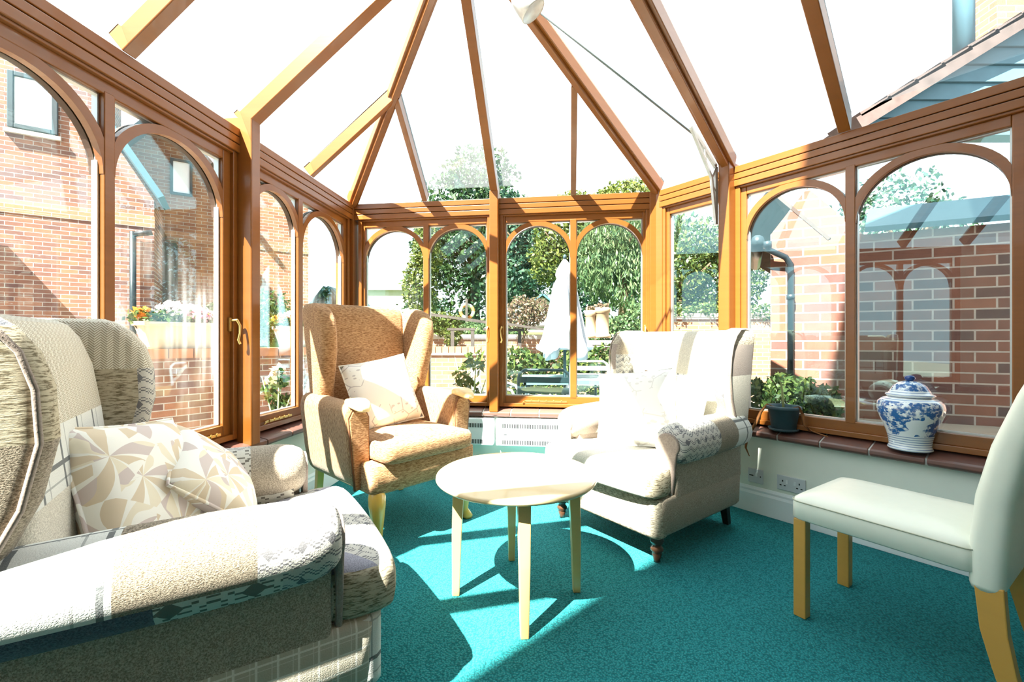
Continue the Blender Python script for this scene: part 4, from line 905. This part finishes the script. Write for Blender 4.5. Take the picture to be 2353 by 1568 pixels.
B().box(at(985, 0, 9.4).x-.03, at(985, 0, 9.4).x+.03, 9.36, 9.44, -.1, at(985, 722, 9.4).z).obj('post', 'timber', t)
# lifebuoy on its post
LY = 13.0; p = at(1073, 716, LY)
t = thing('lifebuoy_post', 'short dark post carrying the lifebuoy by the trees', 'post', (p.x, LY, 1.2)); B().box(-.035, .035, -.14, -.07, 0, at(1073, 688, LY).z-1.2).obj('post', 'timber', t)
t = thing('lifebuoy', 'orange and white lifebuoy ring hung beside its post under the trees', 'lifebuoy', p)
b = B(); rings = []; K = 32
for k in range(K+1):
    a = 2*PI*k/K; rings.append([((.19+.05*math.cos(q))*math.cos(a), .05*math.sin(q), (.19+.05*math.cos(q))*math.sin(a)) for q in [2*PI*i/10 for i in range(10)]])
b.loft(rings, False, 0, True, mif=lambda k, i: 1 if (k//4) % 2 == 0 else 0); b.obj('ring', ['ring_white', 'ring_orange'], t)
# shed
p = at(1246, 740, 13); t = thing('shed', 'pale boarded summerhouse with grey felt roof behind the parasol', 'shed', (p.x, 13, 1.25))
b = B(); b.prism([(-.42, 0), (.42, 0), (.42, .80), (0, 1.12), (-.42, .80)], 0, 1.0, 'y'); b.obj('boarding', 'greyrail', t); b = B()
b.beam((-.5, .45, .76), (0, .45, 1.16), 1.2, 0, .05, side=(0, 1, 0)); b.beam((0, .45, 1.16), (.52, .45, .74), 1.2, 0, .05, side=(0, 1, 0)); b.obj('roof', 'bluegrey', t)
for x in (-.3, .12): B().box(x, x+.2, -.02, 0, .32, .68).obj('window', 'curtain', t)
B().box(-.44, .44, -.05, 0, .22, .27).obj('rail', 'timber', t)
# chimney pots
for px, h, r, lab in ((1357, .47, .095, 'slimmer clay chimney-pot planter on the garden wall'), (1383, .52, .13, 'broader clay chimney-pot planter on the garden wall')):
    p = at(px, 740, 7.4); t = thing('chimney_pot', lab, 'planter', (p.x, 7.4, 1.1)); b = B(); b.lathe([(0, 0), (r*1.15, 0), (r*1.15, .05), (r*.92, .08), (r*.88, h-.1), (r*1.08, h-.08), (r*1.08, h-.03), (r*.95, h), (0, h)], 24); b.obj('pot', 'terracotta', t)
    foliage('leaves', [(0, 0, h+.02, r*.9, r*.9, .05)], 120, .06, 'leaf_pink', t)
gwall('short brick wall carrying the two chimney pots', .85, 2.6, 7.3, 1.1, 'stonecap')

# parasol, metal table and chairs
PX, PY = .60, 4.95
t = thing('parasol', 'closed white canvas parasol standing in the garden table', 'parasol', (PX, PY, -.1))
b = B(); b.lathe([(0, 0), (.20, 0), (.20, .05), (.05, .07), (.03, .16), (0, .16)], 24); b.obj('base', 'darkaqua', t)
B().tube([(0, 0, .05), (0, 0, 2.02)], .018, 12).obj('pole', 'darkaqua', t)
b = B(); rings = []; zs = [1.02, 1.06, 1.2, 1.4, 1.6, 1.78, 1.86, 1.90, 1.96, 2.06, 2.09]; rs = [.255, .25, .20, .165, .13, .105, .085, .10, .085, .03, .005]
for z, r in zip(zs, rs):
    rings.append([((r*(1+.28*math.cos(8*a)*(1 if r > .1 else .3)))*math.cos(a), (r*(1+.28*math.cos(8*a)*(1 if r > .1 else .3)))*.8*math.sin(a), z+(.09*math.cos(4*a+.8) if z < 1.05 else 0)) for a in [2*PI*i/64 for i in range(64)]])
b.loft(rings, False, 0, True); c = b.obj('canopy', 'canvas', t); md = c.modifiers.new('thick', 'SOLIDIFY'); md.thickness = .006
b = B(); b.lathe([(0, 2.08), (.02, 2.085), (.02, 2.12), (0, 2.14)], 12); b.obj('finial', 'darkaqua', t)
t = thing('garden_table', 'pale aqua metal garden table around the parasol pole', 'table', (PX, PY+.02, -.1))
b = B()
for i in range(9): b.box(-.46, .46, -.40+i*.09, -.40+i*.09+.078, .715, .73)
for q in ((-.48, .48, -.42, -.39), (-.48, .48, .39, .42), (-.48, -.45, -.42, .42), (.45, .48, -.42, .42)): b.box(q[0], q[1], q[2], q[3], .69, .735)
b.obj('table_top', 'aqua', t)
for x in (-.42, .42):
    for y in (-.36, .36): B().tube([(x, y, .69), (x*1.05, y*1.05, 0)], .016, 8).obj('leg', 'darkaqua', t)
def gchair(lab, X, Y, head, mat):
    t = thing('garden_armchair', lab, 'chair', (X, Y, -.1), head, None)
    b = B(); pts = [(-.24, -.24, .44)]+[(x, -.26-.12*(z-.44), z) for x, z in ((-.24, .6), (-.24, .80), (-.225, .85), (-.18, .88), (.18, .88), (.225, .85), (.24, .80), (.24, .6))]+[(.24, -.24, .44)]
    b.tube(pts, .014, 8); b.obj('back_frame', mat, t)
    for z in (.56, .66, .76): B().box(-.23, .23, -.295-.10*(z-.5), -.285-.10*(z-.5), z, z+.055).obj('back_slat', mat, t)
    b = B()
    for i in range(6): b.box(-.23, .23, -.22+i*.075, -.22+i*.075+.06, .43, .442)
    b.obj('seat', mat, t)
    for s in (-1, 1):
        b = B(); b.tube([(s*.26, -.28, 0), (s*.26, -.26, .4), (s*.27, -.2, .58), (s*.28, .0, .66), (s*.28, .14, .62), (s*.27, .22, .45), (s*.26, .24, 0)], .014, 8); b.obj('arm_frame', mat, t)
gchair('dark metal garden chair nearest the glass, back towards the room', .34, 4.35, 8, 'darkaqua')
gchair('pale metal garden chair on the far side of the garden table', .98, 5.50, 190, 'canvas')
gchair('metal garden chair at the left end of the garden table', -.12, 4.95, 95, 'canvas')
gchair('metal garden chair at the right end of the garden table', 1.32, 4.80, -80, 'canvas')

# shrubs and trees
tree('hedge', 'bushy green hedge behind the garden table and parasol', .85, 6.35, -.1, 0, 0, [(-.75, 0, .7, .45, .35, .38), (-.1, .1, .75, .5, .35, .42), (.5, 0, .7, .5, .35, .40), (.0, 0, .3, 1.2, .35, .35), (1.05, 0, .75, .5, .35, .5)], 7500, .085, 'leaf_hedge', cat='hedge')
tree('shrub', 'dry pinkish climbing shrub left of the summerhouse', .22, 9.6, 1.0, .6, .03, [(0, 0, .65, .42, .3, .42), (.35, 0, .72, .3, .3, .3)], 2200, .07, 'leaf_pink', cat='shrub')
tree('shrub', 'light green shrub left of the railing', -1.65, 9.7, .9, 0, 0, [(0, 0, .55, .32, .3, .28), (.35, -.2, .35, .22, .2, .4)], 1400, .08, 'leaf_yellow', cat='shrub')
tree('shrub', 'low grey-green shrubs above the upper wall by the lifebuoy', -.9, 10.6, 1.1, 0, 0, [(0, 0, .22, .5, .3, .22), (.7, 0, .2, .4, .3, .2)], 1500, .08, 'leaf_weep', cat='shrub')
tree('shrub', 'pale flowering shrub right of the chimney pots', 1.95, 8.0, -.1, 0, 0, [(0, 0, 1.3, .35, .3, .35), (.45, 0, 1.45, .4, .3, .45), (-.4, 0, 1.1, .3, .2, .2), (.1, 0, .5, .4, .3, .5)], 3200, .08, 'leaf_weep', cat='shrub')
tree('tall_tree', 'big dark green tree behind the lifebuoy', -1.9, 21, 1.9, 5.0, .28, [(0, 0, 5.2, 2.6, 2, 2.4), (-1.6, 0, 4.2, 1.4, 1.5, 1.8), (1.5, .3, 4.4, 1.6, 1.5, 2.0), (.3, 0, 7.0, 1.8, 1.5, 1.5), (-.6, -1, 3.0, 2.0, 1.2, 1.4), (1.6, -1, 2.2, 1.5, 1.2, 1.6), (-.2, -1, 1.2, 3.2, 1.0, 1.5)], 17000, .22, 'leaf_dark')
tree('tall_tree', 'dark teal-green tree right of the middle post', .55, 19, 1.9, 3.6, .16, [(0, 0, 3.4, 1.0, 1, 1.6), (-.2, 0, 1.8, 1.3, 1, 1.2), (.2, 0, 4.6, .6, .6, .9), (-.8, 0, 5.0, .8, .8, .8)], 6500, .2, 'leaf_teal')
tree('tall_tree', 'yellow-green tree behind the white parasol', 1.9, 16.5, 1.7, 3.2, .16, [(0, 0, 3.2, 1.1, 1, 1.3), (.5, 0, 4.2, .9, .8, .9), (-.5, 0, 2.3, .8, .8, .9), (.9, 0, 2.6, .9, .8, 1.3)], 7000, .17, 'leaf_yellow')
tree('weeping_tree', 'pale weeping tree with drooping branches behind the chimney pots', 3.35, 13.2, 1.4, 2.6, .14, [(0, 0, 2.8, 1.3, 1, .9), (.6, 0, 2.2, 1.0, .9, 1.2), (-.75, 0, 2.0, .7, .8, 1.2), (.2, -.4, 1.4, 1.3, .8, 1.0), (1.2, 0, 2.9, .8, .8, .9)], 10000, .2, 'leaf_weep', 2.2, .22)
tree('tall_tree', 'pale tree top seen through the roof glass right of middle', 7.2, 27, 2, 6, .25, [(0, 0, 8.0, 2.0, 1.5, 1.1), (-1.3, 0, 7.6, 1.2, 1, .8), (0, 0, 5.2, 2.6, 1.6, 2.5)], 7000, .25, 'leaf_yellow')
tree('tall_tree', 'tree with drooping ivy stems in the narrow square window', 3.85, 9.6, .2, 2.2, .12, [(-.2, 0, 2.3, .7, .6, .8), (.6, 0, 2.1, .8, .6, .9), (.3, 0, 3.0, .5, .5, .6), (1.2, 0, 2.4, .6, .6, .9), (.2, 0, 1.5, 1.3, .5, .5)], 9000, .09, 'leaf_hedge', .6)
tree('tall_tree', 'dark evergreen mass behind the weeping tree', 4.6, 17, 1.6, 2.4, .2, [(0, 0, 2.4, 1.8, 1, 1.9), (-1.8, 0, 1.6, 1.3, 1, 1.5), (2.0, 0, 2.2, 1.6, 1, 2.0)], 8000, .2, 'leaf_teal')
tree('ivy', 'ivy trailing over the sunlit brick wall on the right', 3.9, 8.4, 1.5, 0, 0, [(-.8, .1, .1, .6, .25, .16), (.1, .1, .12, .7, .25, .2), (1.0, .1, .1, .6, .25, .18)], 3200, .06, 'leaf_hedge', cat='ivy')
tree('low_hedge', 'small clipped hedge under the downpipe outside the right window', 2.0, 3.17, .45, 0, 0, [(-.25, 0, .16, .18, .14, .17), (0, 0, .17, .22, .15, .19), (.22, 0, .14, .16, .13, .15)], 2600, .05, 'leaf_hedge', cat='hedge')
tree('clipped_shrub', 'pale green shrub left of the big dark tree', -3.6, 17, 1.6, 0, 0, [(0, 0, 1.6, .7, .6, 1.4), (.3, 0, 3.0, .6, .6, 1.2)], 3000, .16, 'leaf_yellow', cat='shrub')
tree('tall_tree', 'leafy tree above the right brick extension', 7.6, 8.6, -.1, 3.2, .16, [(0, 0, 3.6, .9, .8, .9), (-.9, 0, 3.1, .8, .7, .8), (.9, 0, 3.0, .9, .7, .9), (-.4, 0, 2.4, 1.3, .7, .6)], 4200, .11, 'leaf_teal')

# right: brick extension with gable, downpipe, terrace
K0 = Vector((2.12, 3.57)); dK = Vector((.9063, -.4226)); fK = frame(K0, dK)
t = thing('brick_extension', 'red brick extension with small gable outside the right window', 'building', Mx=fK)
def skew(poly, h): # prism swept back along a skewed direction so the left return stays behind the front
    n = len(poly); v = [(x, 0, z) for x, z in poly]+[(x+h*.262, h*.965, z) for x, z in poly]
    return v, [tuple(range(n-1, -1, -1)), tuple(range(n, 2*n))]+[(i, (i+1) % n, (i+1) % n+n, i+n) for i in range(n)]
b = B(); b.add(*skew([(0, -.1), (4, -.1), (4, 1.86), (.614, 1.86), (.253, 2.27), (0, 1.92)], 2.5)); b.obj('house_wall', 'brickdark', t)
b = B(); b.beam((-.06, 1.0, 1.86), (.253, 1.0, 2.29), 2.08, 0, .025, side=(.262, .965, 0)); b.beam((.253, 1.0, 2.29), (.66, 1.0, 1.84), 2.08, 0, .025, side=(.262, .965, 0)); b.obj('gable_roof', 'rooftile', t)
b = B(); v = [(.60, -.08, 1.86), (4, -.08, 1.86), (4.4, 1.4, 2.35), (1.0, 1.4, 2.35)]; b.add(v+[(x, y, z+.04) for x, y, z in v], [(0, 1, 2, 3), (7, 6, 5, 4), (0, 4, 5, 1), (1, 5, 6, 2), (2, 6, 7, 3), (3, 7, 4, 0)]); b.obj('slope_roof', 'slateroof', t)
b = B(); b.tube([(-.10, -.10, 1.86), (-.02, 1.2, 1.86)], .05, 10); b.obj('gutter', 'pipe', t)
b = B(); b.tube([(-.03, -.09, 1.84), (-.03, -.085, 1.79), (.10, -.05, 1.72), (.135, -.045, 1.66), (.135, -.045, .52)], .024, 10); b.lathe([(.032, 0), (.032, .05)], 12, T=Matrix.Translation((-.03, -.09, 1.80))); b.lathe([(.03, 0), (.03, .04)], 12, T=Matrix.Translation((.135, -.045, 1.38))); b.obj('downpipe', 'pipe', t)
b = B(); b.prism([(1.98, 2.72), (2.56, 1.96), (4.4, 2.1), (4.4, 2.5), (2.4, 3.44), (1.72, 3.35)], -.1, .46, 'z'); struct(b.obj('terrace', 'gravel'), 'raised tan stone terrace outside the right window', 'terrace')
# upper gable of the neighbouring wing, seen through the roof
t = thing('boarded_gable', 'blue-grey boarded gable with brick stack, seen through the roof at upper right', 'building', (0, 5, 0))
b = B(); z = 3.42
g = lambda x: 3.545+(x-4.07)*.621
k = 0
while z < 5.2:
    x0 = max(4.0, 4.07+(z-3.545)/.621)
    if x0 < 7: b.add([(x0, 0, z), (8, 0, z), (8, .03, z+.2), (max(x0, 4.07+(z+.2-3.545)/.621), .03, z+.2), (x0, .2, z), (8, .2, z), (8, .2, z+.2), (max(x0, 4.07+(z+.2-3.545)/.621), .2, z+.2)], [(0, 1, 2, 3), (5, 4, 7, 6), (0, 4, 5, 1), (1, 5, 6, 2), (2, 6, 7, 3), (3, 7, 4, 0)])
    z += .205
b.obj('weatherboards', 'bluegrey', t); B().box(6.8, 8, .2, .7, -.1, 5).obj('wing_wall', 'brick', t)
b = B(); b.beam((3.9, .1, g(3.9)), (8, .1, g(8)), .5, -.02, .12, side=(0, 1, 0))
for i in range(14): x = 3.9+i*.3; b.beam((x, .1, g(x)+.12), (x+.34, .1, g(x+.3)+.12), .5, .0, .05, side=(0, 1, 0))
b.obj('verge_tiles', 'rooftile', t)
B().box(5.85, 6.5, .25, .6, 4.3, 6.6).obj('brick_stack', 'brickbuff', t); B().tube([(5.50, .3, 4.3), (5.50, .3, 6.6)], .10, 10).obj('downpipe', 'bluegrey', t)
